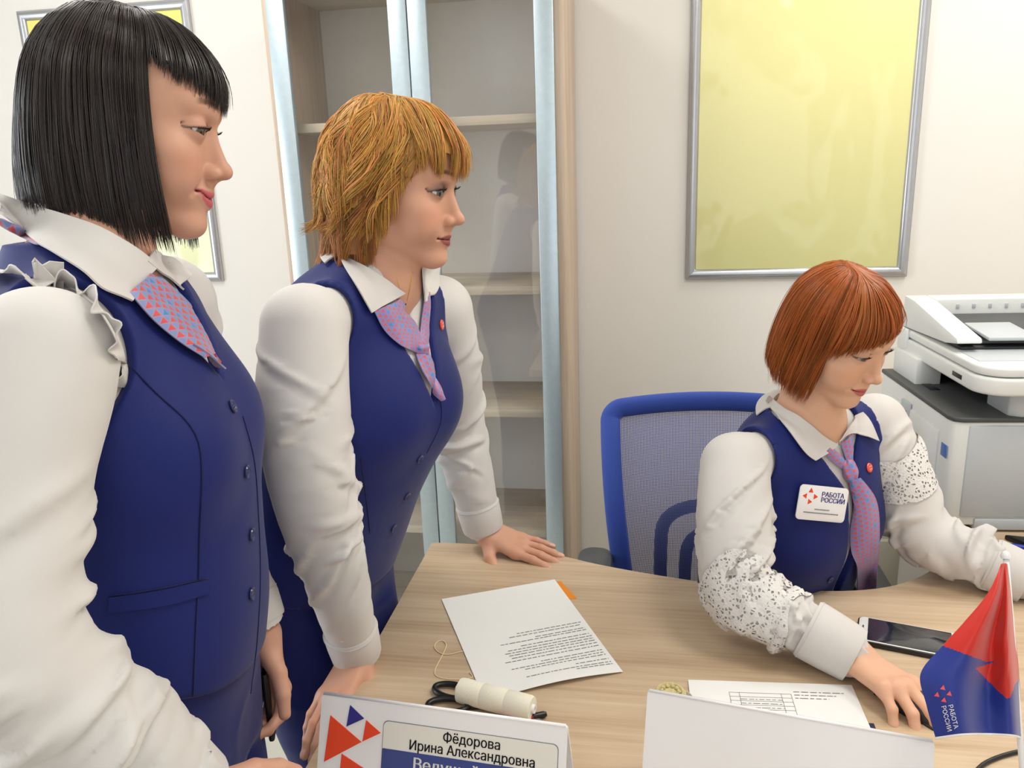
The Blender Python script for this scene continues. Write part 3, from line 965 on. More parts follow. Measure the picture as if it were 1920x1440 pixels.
pp('earpiece', .0022, .016, .001, .0093, .0097, MAT['dark_plastic'], cx=-.0665)
pp('home_button', .008, .018, .0038, .0093, .0097, MAT['grey_plastic'], cx=.0655)

# mouse under her hand
mo = thing('computer_mouse', (.37, 1.05, DZ), 'black computer mouse under the seated woman\'s hand', 'mouse')
MOUSE_C = np.array([.372, 1.018])
mu, mv = unit((.62, -.78, 0)), unit((.78, .62, 0))
Gm = []
for i in range(13):
    s = i/12
    row = []
    for j in range(17):
        a = math.pi*j/16
        L_ = .052
        x = -L_+2*L_*s
        prof_ = math.sin(math.pi*min(1, max(0, s*.92+.04)))**.45
        w = .029*prof_
        h = .030*prof_*(.75+.25*math.sin(math.pi*(s*.8+.3)))
        row.append(np.r_[MOUSE_C, DZ+.0005]+mu*x+mv*(w*math.cos(a))+np.array([0, 0, h*math.sin(a)**.8]))
    Gm.append(row)
grid_mesh('shell', np.array(Gm), MAT['black_plastic'], mo)
lathe('wheel', [(0, -.003), (.006, -.003), (.007, 0), (.006, .003), (0, .003)], MAT['dark_plastic'], mo, np.r_[MOUSE_C, DZ+.023]+mu*.028, mv, 14)
box('base_plate', (-.045, -.024, 0), (.045, .024, .003), MAT['black_plastic'], mo, bevel=.001, R=np.stack([mu, mv, pw], 1), c=np.r_[MOUSE_C, DZ])
cbl = catmull(np.array([np.r_[PZ(1790, 1500, DZ)[:2], DZ+.0028], np.r_[PZ(1838, 1441, DZ)[:2], DZ+.0028], np.r_[PZ(1875, 1422, DZ)[:2], DZ+.0028], np.r_[PZ(1925, 1410, DZ)[:2], DZ+.0028], np.r_[PZ(2010, 1400, DZ)[:2], DZ+.0028]]), 40)
tag(tube('black_cable', cbl, .0027, MAT['black_plastic']), 'thin black cable curving over the desk by the flag', 'cable')
# dark stand foot and blue pen by the printer
mb = thing('monitor_stand', (.82, 1.53, DZ), 'flat black stand foot on the desk in front of the printer', 'stand')
prism('foot_plate', [(0, 0), (.03, -.005), (.26, -.005), (.26, -.09), (.02, -.03)], 0, .012, MAT['black_plastic'], mb, bevel=.003, origin=np.r_[PZ(1882, 1012, DZ)[:2], DZ])
box('stem', (.15, -.05, .01), (.20, -.02, .13), MAT['black_plastic'], mb, bevel=.004, R=np.eye(3), c=np.r_[PZ(1882, 1012, DZ)[:2], DZ])
bp = PZ(1912, 1026, DZ+.006)
o = lathe('blue_pen', [(0, -.02), (.004, -.02), (.0055, -.01), (.0055, .11), (.004, .118), (0, .118)], mat('blue_pen_plastic', S(30, 50, 170), .3, var=.05), None, bp, unit((.95, -.3, 0)), 16)
tag(o, 'blue pen lying in front of the black stand foot', 'pen')

# ------------------------------------------------------------------ table flag
fl = thing('table_flag', (.39, .80, DZ), 'small red and blue table flag with a white logo on a white pole', 'flag')
FT, FBm = PD(1887, 1056, .85), PD(1917, 1440, .815)
fdir = unit(FT-FBm)
foot = FBm + fdir*((DZ-FBm[2])/fdir[2])
top = FT+fdir*.006
tube('pole', [foot+fdir*.004, top], .0030, MAT['acrylic'], fl, k=12)
lathe('finial', [(0, 0), (.0045, .0005), (.0052, .004), (.0035, .008), (0, .0095)], MAT['acrylic'], fl, top-fdir*.002, fdir, 16)
lathe('base', [(0, 0), (.036, 0), (.037, .003), (.030, .008), (.010, .011), (.005, .02), (0, .02)], MAT['acrylic'], fl, (foot[0], foot[1], DZ), n=32)
# cloth: hangs from the pole, folded towards the left
def fp(x, y, d): return PD(x, y, d)
rows = [  # from the pole top to the lower edge: points across (px, py, depth)
    [(1890, 1058, .848), (1888, 1057, .846), (1885, 1056, .845), (1882, 1056, .843), (1878, 1057, .841)],
    [(1897, 1120, .842), (1888, 1119, .826), (1878, 1116, .832), (1866, 1114, .822), (1852, 1112, .826)],
    [(1904, 1190, .838), (1886, 1192, .812), (1862, 1186, .826), (1838, 1178, .808), (1806, 1168, .818)],
    [(1910, 1248, .832), (1888, 1258, .806), (1855, 1250, .822), (1815, 1236, .800), (1766, 1212, .812)],
    [(1913, 1300, .828), (1892, 1312, .804), (1850, 1306, .818), (1800, 1292, .794), (1726, 1264, .806)],
    [(1915, 1345, .824), (1895, 1352, .802), (1850, 1350, .812), (1800, 1342, .790), (1737, 1322, .802)],
    [(1917, 1386, .820), (1897, 1381, .800), (1855, 1379, .808), (1805, 1380, .788), (1755, 1387, .800)]]
Pg = np.array([[fp(*q) for q in r] for r in rows])
Pg = np.array([catmull(r, 33) for r in Pg])
Pg = np.array([catmull(Pg[:, j], 41) for j in range(33)])     # (across, down, 3)
pxg = np.array([[proj(p) for p in r] for r in Pg])
MAT['flag_red'] = mat('flag_red_satin', S(192, 26, 8), .42, sheen=.3, spec=.4, var=.04)
MAT['flag_blue'] = mat('flag_blue_satin', S(8, 38, 132), .42, sheen=.3, spec=.4, var=.04)
MAT['flag_white'] = mat('flag_white_print', S(240, 236, 236), .5, var=.01)
# colours by cloth position: red above a wavy border, red arrow triangle below
nu_, nv_ = 33, 41
me = bpy.data.meshes.new('cloth')
V_ = Pg.reshape(-1, 3)
F_, MI = [], []
def inside(p, poly):
    c = False
    for i in range(len(poly)):
        (x0, y0), (x1, y1) = poly[i], poly[i-1]
        if (y0 > p[1]) != (y1 > p[1]) and p[0] < (x1-x0)*(p[1]-y0)/(y1-y0)+x0: c = not c
    return c
red1 = [(1700, 1000), (1960, 1000), (1960, 1240), (1900, 1240), (1850, 1241), (1768, 1211), (1700, 1190)]
red2 = [(1829, 1253), (1868, 1240), (1930, 1236), (1930, 1250), (1903, 1283), (1894, 1309), (1886, 1309)]
pg2 = np.array([catmull(r, 4*40+1) for r in Pg])
pg2 = np.array([catmull(pg2[:, j], 4*32+1) for j in range(pg2.shape[1])]).transpose(1, 0, 2)
nu2, nv2 = pg2.shape[:2]
V_ = pg2.reshape(-1, 3)
for i in range(nu2-1):
    for j in range(nv2-1):
        F_.append((i*nv2+j, (i+1)*nv2+j, (i+1)*nv2+j+1, i*nv2+j+1))
        c_ = proj((pg2[i, j]+pg2[i+1, j+1])/2)
        MI.append(1 if not (inside(c_, red1) or inside(c_, red2)) else 0)
        if j >= nv2-3: MI[-1] = 2
o = pyd('cloth', V_, F_, [MAT['flag_red'], MAT['flag_blue'], MAT['flag_white']], fl, True)
o.data.polygons.foreach_set('material_index', MI)
md = o.modifiers.new('thickness', 'SOLIDIFY'); md.thickness = .0006
# printed logo on the cloth: letters mapped on to the folded sheet
def cloth_at(x, y, off=.0012):
    d = (pxg[..., 0]-x)**2+(pxg[..., 1]-y)**2
    i, j = np.unravel_index(np.argmin(d), d.shape)
    i0, i1 = max(0, i-1), min(nu_-1, i+1); j0, j1 = max(0, j-1), min(nv_-1, j+1)
    n = unit(np.cross(Pg[i1, j]-Pg[i0, j], Pg[i, j1]-Pg[i, j0]))
    if n@(EYE-Pg[i, j]) < 0: n = -n
    r = ray(x, y)
    t = ((Pg[i, j]+n*off-EYE)@n)/(r@n)
    return EYE+r*t
bpy.context.view_layer.update()
def drape_text(body, size_px, x, y, ang):
    vv, ff = glyph_polys(body, size_px)
    ca, sa = math.cos(ang), math.sin(ang)
    pyd('printed_letters', [cloth_at(x+a*ca+b*sa, y+a*sa-b*ca) for a, b in vv], ff, MAT['flag_white'], fl)
drape_text('РАБОТА', 11.5, 1778, 1322, math.radians(76))
drape_text('РОССИИ', 11.5, 1765, 1324, math.radians(76))
for dx, dy in ((0, -12), (12, -1), (2, 11), (-11, 1)):
    cx, cy = 1768+dx, 1302+dy
    P = [cloth_at(cx+6*math.cos(a), cy+6*math.sin(a), .0012) for a in (math.radians(-80), math.radians(40), math.radians(160))]
    pyd('logo_triangle', P, [(0, 1, 2)], mat('flag_pink_print', S(226, 80, 90), .5, var=.02) if 'fp' not in MAT else MAT['fp'], fl)
# ------------------------------------------------------------------ implicit-surface tools for the figures
f32 = np.float32
def smin(a, b, k):
    h = np.clip(.5+.5*(b-a)/k, 0, 1)
    return b+(a-b)*h-k*h*(1-h)
def smax(a, b, k):
    return -smin(-a, -b, k)
def sstep(x, a, b):
    t = np.clip((x-a)/(b-a), 0, 1)
    return t*t*(3-2*t)
def cone(P, a, b, ra, rb):
    a = np.asarray(a, f32); b = np.asarray(b, f32)
    ba = b-a
    q = P-a
    t = np.clip((q@ba)/(ba@ba), 0, 1)
    q = q-t[:, None]*ba
    return np.sqrt((q*q).sum(1))-(ra+t*(rb-ra))
def ell(P, c, r, R=None):
    q = P-np.asarray(c, f32)
    if R is not None: q = q@np.asarray(R, f32)
    r = np.asarray(r, f32)
    k0 = np.sqrt(((q/r)**2).sum(1))
    k1 = np.sqrt(((q/(r*r))**2).sum(1))+1e-9
    return k0*(k0-1)/k1
_NT = NP.rand(32, 32, 32).astype(f32)
def vnoise(x, y, z):
    xi, yi, zi = np.floor(x).astype(int), np.floor(y).astype(int), np.floor(z).astype(int)
    fx, fy, fz = x-xi, y-yi, z-zi
    fx, fy, fz = [t*t*t*(t*(t*6-15)+10) for t in (fx, fy, fz)]
    x0, x1, y0, y1, z0, z1 = xi & 31, (xi+1) & 31, yi & 31, (yi+1) & 31, zi & 31, (zi+1) & 31
    def L(a, b, t): return a+(b-a)*t
    return L(L(L(_NT[x0, y0, z0], _NT[x1, y0, z0], fx), L(_NT[x0, y1, z0], _NT[x1, y1, z0], fx), fy),
             L(L(_NT[x0, y0, z1], _NT[x1, y0, z1], fx), L(_NT[x0, y1, z1], _NT[x1, y1, z1], fx), fy), fz)*2-1
def sdf_mesh(fn, lo, hi, h, B=8, proj_steps=1):
    lo, hi = np.asarray(lo, float), np.asarray(hi, float)
    nb = np.maximum(1, np.ceil((hi-lo)/(h*B)).astype(int))
    n = nb*B
    ci = np.stack(np.meshgrid(*[np.arange(k) for k in nb], indexing='ij'), -1).reshape(-1, 3)
    cc = lo+(ci*B+(B-1)/2)*h
    dc = fn(cc.astype(f32))
    lim = h*B*.5*1.74*1.35+h*2
    keep = np.abs(dc) < lim
    D = np.repeat(np.repeat(np.repeat(np.sign(dc).reshape(nb), B, 0), B, 1), B, 2).astype(f32)
    loc = np.stack(np.meshgrid(*[np.arange(B)]*3, indexing='ij'), -1).reshape(-1, 3)
    kb = ci[keep]
    step = max(1, 300000//(B**3))
    for s in range(0, len(kb), step):
        b = kb[s:s+step]
        idx = (b[:, None, :]*B+loc[None]).reshape(-1, 3)
        d = fn((lo+idx*h).astype(f32))
        D[idx[:, 0], idx[:, 1], idx[:, 2]] = d
    Sg = D < 0
    c = np.zeros(np.array(D.shape)-1, np.int8)
    for dx in (0, 1):
        for dy in (0, 1):
            for dz in (0, 1):
                c += Sg[dx:dx+c.shape[0], dy:dy+c.shape[1], dz:dz+c.shape[2]]
    act = (c > 0) & (c < 8)
    A = np.argwhere(act)
    ids = -np.ones(c.shape, np.int64)
    ids[act] = np.arange(len(A))
    vals = np.zeros((len(A), 8), f32)
    offs = [(i & 1, (i >> 1) & 1, (i >> 2) & 1) for i in range(8)]
    for k, o_ in enumerate(offs):
        vals[:, k] = D[A[:, 0]+o_[0], A[:, 1]+o_[1], A[:, 2]+o_[2]]
    acc = np.zeros((len(A), 3)); cnt = np.zeros(len(A))
    for i in range(8):
        for ax in range(3):
            if not (i >> ax) & 1:
                j = i | (1 << ax)
                va, vb = vals[:, i], vals[:, j]
                m = (va < 0) != (vb < 0)
                t = np.where(m, va/(va-vb+1e-20), 0)
                p = np.tile(np.array(offs[i], float), (len(A), 1))
                p[:, ax] += t
                acc += np.where(m[:, None], p, 0); cnt += m
    V = lo+(A+acc/cnt[:, None])*h
    F = []
    for ax in range(3):
        a1, a2 = (ax+1) % 3, (ax+2) % 3
        sl0 = [slice(None)]*3; sl1 = [slice(None)]*3
        sl0[ax] = slice(0, -1); sl1[ax] = slice(1, None)
        s0, s1 = Sg[tuple(sl0)], Sg[tuple(sl1)]
        E_ = np.argwhere(s0 != s1)
        E_ = E_[(E_[:, a1] > 0) & (E_[:, a2] > 0) & (E_[:, a1] < D.shape[a1]-1) & (E_[:, a2] < D.shape[a2]-1)]
        inside0 = Sg[E_[:, 0], E_[:, 1], E_[:, 2]]
        q = []
        for d1, d2 in ((-1, -1), (0, -1), (0, 0), (-1, 0)):
            k = E_.copy(); k[:, a1] += d1; k[:, a2] += d2
            q.append(ids[k[:, 0], k[:, 1], k[:, 2]])
        q = np.stack(q, 1)
        q[~inside0] = q[~inside0][:, ::-1]
        F.append(q[(q >= 0).all(1)])
    F = np.concatenate(F) if F else np.zeros((0, 4), int)
    for _ in range(proj_steps):
        e = h*.5
        P = V.astype(f32)
        d = fn(P)
        g = np.stack([fn(P+np.array(o_, f32)*e)-fn(P-np.array(o_, f32)*e) for o_ in ((1, 0, 0), (0, 1, 0), (0, 0, 1))], 1)/(2*e)
        gg = (g*g).sum(1)
        st = -(d/np.maximum(gg, .3))[:, None]*g
        V = V+np.clip(st, -h*.5, h*.5)
    return V, F
def raw_mesh(name, V, F):
    me = bpy.data.meshes.new(name)
    n, m = len(V), len(F)
    me.vertices.add(n)
    me.vertices.foreach_set('co', np.asarray(V, f32).ravel())
    me.loops.add(m*4)
    me.loops.foreach_set('vertex_index', np.asarray(F, np.int32).ravel())
    me.polygons.add(m)
    me.polygons.foreach_set('loop_start', np.arange(0, m*4, 4, dtype=np.int32))
    me.polygons.foreach_set('loop_total', np.full(m, 4, np.int32))
    me.polygons.foreach_set('use_smooth', np.ones(m, bool))
    me.update(calc_edges=True)
    return me
def set_color(me, C, name='tint'):
    a = me.color_attributes.new(name, 'FLOAT_COLOR', 'POINT')
    C = np.concatenate([C, np.ones((len(C), 1))], 1) if C.shape[1] == 3 else C
    a.data.foreach_set('color', C.astype(f32).ravel())
def lsrgb(r, g, b): return np.array(S(r, g, b)[:3])
def hit_many(fn, XY, dmax=3.0, d0=.25):
    """first points of the implicit surface along the lines of sight through pixels (closest approach on a miss)"""
    XY = np.asarray(XY, float).reshape(-1, 2)
    Rv = FWD+(XY[:, :1]-960.)/FPX*RGT-(XY[:, 1:]-720.)/FPX*UPV
    L = np.linalg.norm(Rv, axis=1)
    t = np.full(len(XY), d0); bt = t.copy(); bd = np.full(len(XY), 9.0)
    live = np.ones(len(XY), bool)
    for _ in range(120):
        k = np.nonzero(live)[0]
        if len(k) == 0: break
        d = fn((EYE+Rv[k]*t[k, None]).astype(f32))
        b = d < bd[k]
        bd[k[b]] = d[b]; bt[k[b]] = t[k[b]]
        live[k[np.abs(d) < 2e-4]] = False
        t[k] += d/L[k]*.8
        live[k[t[k] > dmax]] = False
    P = EYE+Rv*bt[:, None]
    Q = P.astype(f32); e = .002
    g = np.stack([fn(Q+np.array(o_, f32)*e)-fn(Q-np.array(o_, f32)*e) for o_ in ((1, 0, 0), (0, 1, 0), (0, 0, 1))], 1)
    g /= np.linalg.norm(g, axis=1)[:, None]+1e-9
    return P, g
def hit(fn, x, y):
    P, g = hit_many(fn, [(x, y)])
    return P[0], g[0]
def grad(fn, p, e=.002):
    Q = np.array([p+np.array(o_)*s for o_ in ((e, 0, 0), (0, e, 0), (0, 0, e)) for s in (1, -1)], f32)
    d = fn(Q)
    return unit(np.array([d[0]-d[1], d[2]-d[3], d[4]-d[5]]))
def push_out(fn, P, off):
    """move points out along the field until they lie at least off away from the surface"""
    P = np.array(P, f32)
    sh = P.shape
    P = P.reshape(-1, 3)
    off = np.broadcast_to(np.asarray(off, f32), sh[:-1]).reshape(-1)
    for _ in range(4):
        d = fn(P)
        e = .002
        g = np.stack([fn(P+np.array(o_, f32)*e)-fn(P-np.array(o_, f32)*e) for o_ in ((1, 0, 0), (0, 1, 0), (0, 0, 1))], 1)
        g /= np.linalg.norm(g, axis=1)[:, None]+1e-9
        P = P+np.maximum(off-d, 0)[:, None]*g
    return P.reshape(sh)
def snap(fn, P, off):
    P = np.array(P, f32); sh = P.shape; P = P.reshape(-1, 3)
    off = np.broadcast_to(np.asarray(off, f32), sh[:-1]).reshape(-1)
    for _ in range(5):
        d = fn(P); e = .002
        g = np.stack([fn(P+np.array(o_, f32)*e)-fn(P-np.array(o_, f32)*e) for o_ in ((1, 0, 0), (0, 1, 0), (0, 0, 1))], 1)
        g /= np.linalg.norm(g, axis=1)[:, None]+1e-9
        P = P+(off-d)[:, None]*g
    return P.reshape(sh)

class Limb:
    """swept limb: smooth centre line with radii; gives distance, arc length and angle"""
    def __init__(s, pts, rad, n=12, k=.0):
        pts = np.array(pts, float)
        s.P = catmull(pts, n).astype(f32)
        d = np.r_[0, np.cumsum(np.linalg.norm(np.diff(pts, axis=0), axis=1))]
        s.d = np.r_[0, np.cumsum(np.linalg.norm(np.diff(s.P, axis=0), axis=1))]
        s.R = np.interp(np.linspace(0, d[-1], n), d, rad)
        T = np.gradient(s.P, axis=0); T /= np.linalg.norm(T, axis=1)[:, None]
        s.T = T
        N = unit(np.cross(T[0], (0.3, 0.2, 1.0) if abs(T[0][2]) < .9 else (1, 0, 0)))
        s.N = []
        for t in T:
            N = unit(N-t*(N@t)); s.N.append(N)
        s.N = np.array(s.N); s.B = np.cross(T, s.N)
        s.L = s.d[-1]
    def eval(s, P, full=False):
        best = None
        for i in range(len(s.P)-1):
            a, b = s.P[i], s.P[i+1]
            ba = b-a
            q = P-a
            t = np.clip((q@ba)/(ba@ba), 0, 1).astype(f32)
            q = q-t[:, None]*ba
            d = np.sqrt((q*q).sum(1))-(s.R[i]+t*(s.R[i+1]-s.R[i])).astype(f32)
            if best is None:
                best = d
                if full: ss = s.d[i]+t*(s.d[i+1]-s.d[i]); th_ = np.arctan2(q@s.B[i].astype(f32), q@s.N[i].astype(f32))
            else:
                if full:
                    m = d < best
                    ss = np.where(m, s.d[i]+t*(s.d[i+1]-s.d[i]), ss)
                    th_ = np.where(m, np.arctan2(q@s.B[i].astype(f32), q@s.N[i].astype(f32)), th_)
                best = np.minimum(best, d)
        if full: return best, ss, th_
        return best
def ridge(n): return (1-np.abs(n))**2.2
def sleeve_fn(limb, amp, n, slant, seed, amp_s=None, elbow=None):
    """limb with drawn cloth folds: n slanting creases, each a ridge with a valley beside it, plus rings at the elbow"""
    rs = np.random.RandomState(seed*13+1)
    fo = []
    for k in range(n):
        s0 = limb.L*(.05+.9*(k+rs.rand())/n)
        fo.append((s0, rs.uniform(-math.pi, math.pi), slant*rs.uniform(.5, 1.4)*(1 if rs.rand() < .85 else -1), rs.uniform(-.012, .012), rs.uniform(.7, 1.35), rs.uniform(.0065, .0125), rs.uniform(.55, 1.15)))
    if elbow is not None:
        for k in range(5): fo.append((elbow+rs.uniform(-.05, .05), rs.uniform(-math.pi, math.pi), slant*rs.uniform(-.3, .3), rs.uniform(.0, .014), rs.uniform(.7, 1.1), rs.uniform(.006, .010), rs.uniform(.9, 1.4)))
    def f(P):
        d, s, th_ = limb.eval(P, True)
        near = np.abs(d) < .05
        if not near.any(): return d
        sn, tn = s[near], th_[near]
        A = np.interp(sn, [a for a, _ in amp_s], [b for _, b in amp_s]) if amp_s else 1.0
        D = .35*vnoise(sn*9+seed, np.cos(tn)*1.1+seed, np.sin(tn)*1.1)
        for s0, t0, sl, cv, ext, w, a in fo:
            dt = (tn-t0+math.pi) % (2*math.pi)-math.pi
            t = (sn-s0-sl*dt-cv*dt*dt)/w
            win = np.exp(-(dt/ext)**4)
            D = D+a*win*(np.exp(-t*t)-.55*np.exp(-((t-1.7)/1.25)**2))
        d = d.copy()
        d[near] -= (amp*A*D).astype(f32)
        return d
    return f
class Frame:
    def __init__(s, O, U, az):
        s.O = np.array(O, float); s.U = unit(U)
        F0 = np.array([math.cos(math.radians(az)), math.sin(math.radians(az)), 0])
        s.F = unit(F0-s.U*(F0@s.U)); s.L = np.cross(s.U, s.F)
        s.M = np.stack([s.L, s.F, s.U], 1).astype(f32)
    def loc(s, P): return (P-s.O.astype(f32))@s.M
    def w(s, l, f, u): return s.O+s.L*l+s.F*f+s.U*u
class Loft:
    """body trunk: rows (u, centre, half width, front depth, back depth)"""
    def __init__(s, fr, rows, n=2.25):
        s.fr = fr; s.n = n
        rows = np.array(rows, float)
        s.t = catmull(rows, 80)
        s.u0, s.u1 = rows[0, 0], rows[-1, 0]
    def eval(s, P, off=0.0):
        q = s.fr.loc(P)
        u = np.clip(q[:, 2], s.u0, s.u1)
        c, a, bf, bb = [np.interp(u, s.t[:, 0], s.t[:, k]).astype(f32) for k in (1, 2, 3, 4)]
        y = q[:, 1]-c
        b = np.where(y > 0, bf, bb)
        a = a+off; b = b+off
        hyp = np.hypot(q[:, 0], y)+1e-6
        r = (np.abs(q[:, 0]/a)**s.n+np.abs(y/b)**s.n)**(1/s.n)+1e-6
        d = hyp-hyp/r
        du = np.maximum(q[:, 2]-s.u1, s.u0-q[:, 2])
        return np.where(du > 0, np.hypot(np.maximum(d, 0), du)+np.minimum(d, 0)*0, np.maximum(d, du))
# ------------------------------------------------------------------ heads
def head_local(p, q):
    x, y, z = np.abs(p[:, 0]), p[:, 1], p[:, 2]
    P = np.stack([x, y, z], 1)
    sm, fat, nose, jaw = q.get('smile', 0), q.get('fat', 0), q.get('nose', 0), q.get('jaw', 0)
    d = ell(P, (0, -.007, .026), (.0720, .087, .080))
    d = smin(d, ell(P, (0, .030, -.020), (.0575+.004*fat, .060, .076)), .03)
    d = smin(d, ell(P, (0, .052, .045), (.050, .040, .045)), .03)                   # forehead
    d = smin(d, cone(P, (.047+.004*fat, -.004, -.058), (.012, .070, -.098+jaw), .017, .0155), .03)   # jaw
    d = smin(d, ell(P, (0, .0785, -.0995+jaw), (.0185, .0165, .0150)), .016)           # chin
    d = smin(d, ell(P, (.041, .057, -.026), (.024, .024, .019)), .018)            # cheekbone
    d = smin(d, ell(P, (.033, .060, -.050), (.026+.003*fat, .0255+.003*fat, .027)), .018)  # cheek
    d = smin(d, ell(P, (0, .072, -.066), (.026, .024, .024)), .016)               # muzzle
    d = smin(d, cone(P, (.010, .0845, .0225), (.040, .071, .026), .0085, .0085), .012)  # brow
    d = smax(d, -ell(P, (.0300, .0985, .0015), (.0160, .0150, .0105)), .010)       # eye sockets
    # nose
    d = smin(d, cone(P, (0, .0770, .006), (0, .0900, -.036), .0075, .0105), .008)
    d = smin(d, cone(P, (0, .0835, .008), (0, .1035+nose, -.033), .0058, .0075), .009)
    d = smin(d, ell(P, (0, .1050+nose, -.0370), (.0095, .0105, .0088)), .006)
    d = smin(d, ell(P, (.0112, .0955, -.0405), (.0062, .0100, .0072)), .005)
    d = smin(d, cone(P, (0, .100, -.0475), (0, .0955, -.053), .0035, .0055), .006)
    d = smax(d, -ell(P, (.0055, .1015, -.0480), (.0030, .0055, .0028)), .002)
    # lids: a ball cap with an almond opening
    ec = np.array([.0305, .0735, .0010], f32)
    e = (P-ec)/f32(q.get('eye', 1.12))
    lid = np.sqrt((e*e).sum(1))-.0142
    op = q.get('open', .0042)
    half = np.clip(1-(e[:, 0]/.0142)**2, 0, 1)
    zc = -.0010-.0018*(1-half)*0+.0009*(e[:, 0]/.0135)
    hole = np.abs(e[:, 2]-zc)-op*half
    hole = np.maximum(hole, .004-e[:, 1])
    lid = smax(lid, -hole, .0010)
    d = smin(d, lid, .0035)
    # lid crease
    d = smax(d, -(np.sqrt((e[:, 0])**2*.0+(np.abs(np.sqrt((e*e).sum(1))-.0155))**2+(e[:, 2]-.0068+.25*np.abs(e[:, 0])*np.abs(e[:, 0])/.0135)**2)-.0010), .0015)
    # mouth
    cz = .0015+.0062*sm
    up = cone(P, (.0, .0940, -.0625), (.0225+.0042*sm, .0845, -.0685+cz), .0058, .0030)
    lo_ = cone(P, (0, .0925, -.0745), (.0215+.0042*sm, .0845, -.0692+cz), .0066, .0030)
    d = smin(d, np.minimum(up, lo_), .0045)
    zl = -.0688+cz*np.clip(x/.022, 0, 1)**2
    arc = .0955-26.0*x*x
    gap = np.hypot(z-zl, np.maximum(0, arc-y))-.0007
    gap = np.maximum(gap, x-.0215-.004*sm)
    d = smax(d, -gap, .0018)
    d = smax(d, -(ell(P, (.0250+.0042*sm, .0875, -.0685+cz*1.1), (.0016, .0025, .0016))), .004)
    d = smax(d, -ell(P, (0, .1065, -.0565), (.0028, .006, .006)), .006)
    if sm > 0:   # smile line
        d = smax(d, -(cone(P, (.0195, .0945, -.046), (.0320, .0850, -.066), .0008, .0014)), .006)
    # ears
    ear = ell(P, (.0745, -.010, -.012), (.006, .017, .030))
    ear = smax(ear, -ell(P, (.080, -.006, -.010), (.006, .010, .019)), .004)
    d = smin(d, ear, .006)
    return d
def head_paint(p, q, skin, lip, hair, brow, shadow):
    x, y, z = np.abs(p[:, 0]), p[:, 1], p[:, 2]
    P = np.stack([x, y, z], 1).astype(f32)
    C = np.tile(skin, (len(p), 1))
    def blend(C, w, col): return C*(1-w[:, None])+np.asarray(col)*w[:, None]
    sm = q.get('smile', 0)
    cz = .0015+.0062*sm
    blush = np.exp(-(((x-.044)/.018)**2+((z+.036)/.016)**2))*(y > .03)*.38
    C = blend(C, blush, skin*np.array([1.02, .72, .66]))
    C = blend(C, np.exp(-((x/.012)**2+((z+.04)/.014)**2))*(y > .09)*.3, skin*np.array([1.0, .78, .72]))
    xx = np.clip(x/(.0245+.0045*sm), 0, 1)
    zl = -.0688+cz*np.clip(x/.022, 0, 1)**2
    tu = .0078*(1-xx**2.2)*(1-.10*np.exp(-(x/.0035)**2)); tl = .0098*(1-xx**2.0)
    dz = z-zl
    wl = np.where(dz > 0, 1-sstep(dz, tu-.0012, tu+.0010), 1-sstep(-dz, tl-.0012, tl+.0010))*(x < .0255+.0045*sm)*(y > .06)
    C = blend(C, wl*.92, lip)
    C = blend(C, np.exp(-((z-zl)/.0011)**2)*(x < .0240+.0045*sm)*(y > .06)*.8, lip*.3)
    # brows
    zb = .0262+.0045*np.sin(np.clip((x-.010)/.038, 0, 1)*math.pi*.80)
    wb = (1-sstep(np.abs(z-zb), .0016, .0042))*sstep(x, .009, .014)*(1-sstep(x, .040, .049))*(y > .03)
    C = blend(C, wb*.95, brow)
    # eye make-up
    e = (P-np.array([.0305, .0735, .0010], f32))/f32(q.get('eye', 1.12))
    r = np.hypot(e[:, 0]/1.35, e[:, 2]-.003)
    C = blend(C, (1-sstep(r, .006, .0135))*shadow[1]*(y > .05), shadow[0])
    op = q.get('open', .0042)
    half = np.clip(1-(e[:, 0]/.0144)**2, 0, 1)
    edge = np.abs(e[:, 2]-(-.0010+.0009*(e[:, 0]/.0135)))-op*half
    rr_ = np.sqrt((e*e).sum(1))
    C = blend(C, np.exp(-(edge/(.0013*q.get('liner', 1.0)))**2)*(rr_ < .0165)*(np.abs(e[:, 0]) < .0160)*np.where(e[:, 2] > -.0010, .9, .4), (.012, .009, .009))
    # hair roots on the scalp
    hl = sstep(z, .060, .072)*(y > .0)+(y <= .0)*sstep(z, -.055, -.04)
    hl = np.maximum(hl, sstep(-y, -.030, -.022)*(z > -.015)*sstep(x, .05, .06))
    return blend(C, np.clip(hl, 0, 1), hair)
class Head:
    def __init__(s, q):
        s.q = q
        s.s = q.get('scale', .95)
        az, pitch, roll = [math.radians(v) for v in q['rot']]
        F = np.array([math.cos(az)*math.cos(pitch), math.sin(az)*math.cos(pitch), -math.sin(pitch)])
        R0 = np.array([math.sin(az), -math.cos(az), 0])
        U = np.cross(R0, F)
        R1 = math.cos(roll)*R0+math.sin(roll)*U
        U1 = -math.sin(roll)*R0+math.cos(roll)*U
        s.M = np.stack([R1, F, U1], 1)
        anchor, pos = q['anchor']
        s.O = np.array(pos)-s.M@(np.array(anchor)*s.s)
    def w(s, p): return s.O+np.asarray(p)*s.s@s.M.T
    def loc(s, P): return (((P-s.O.astype(f32))@s.M.astype(f32))/s.s).astype(f32)
    def sdf(s, P): return head_local(s.loc(P), s.q)*f32(s.s)

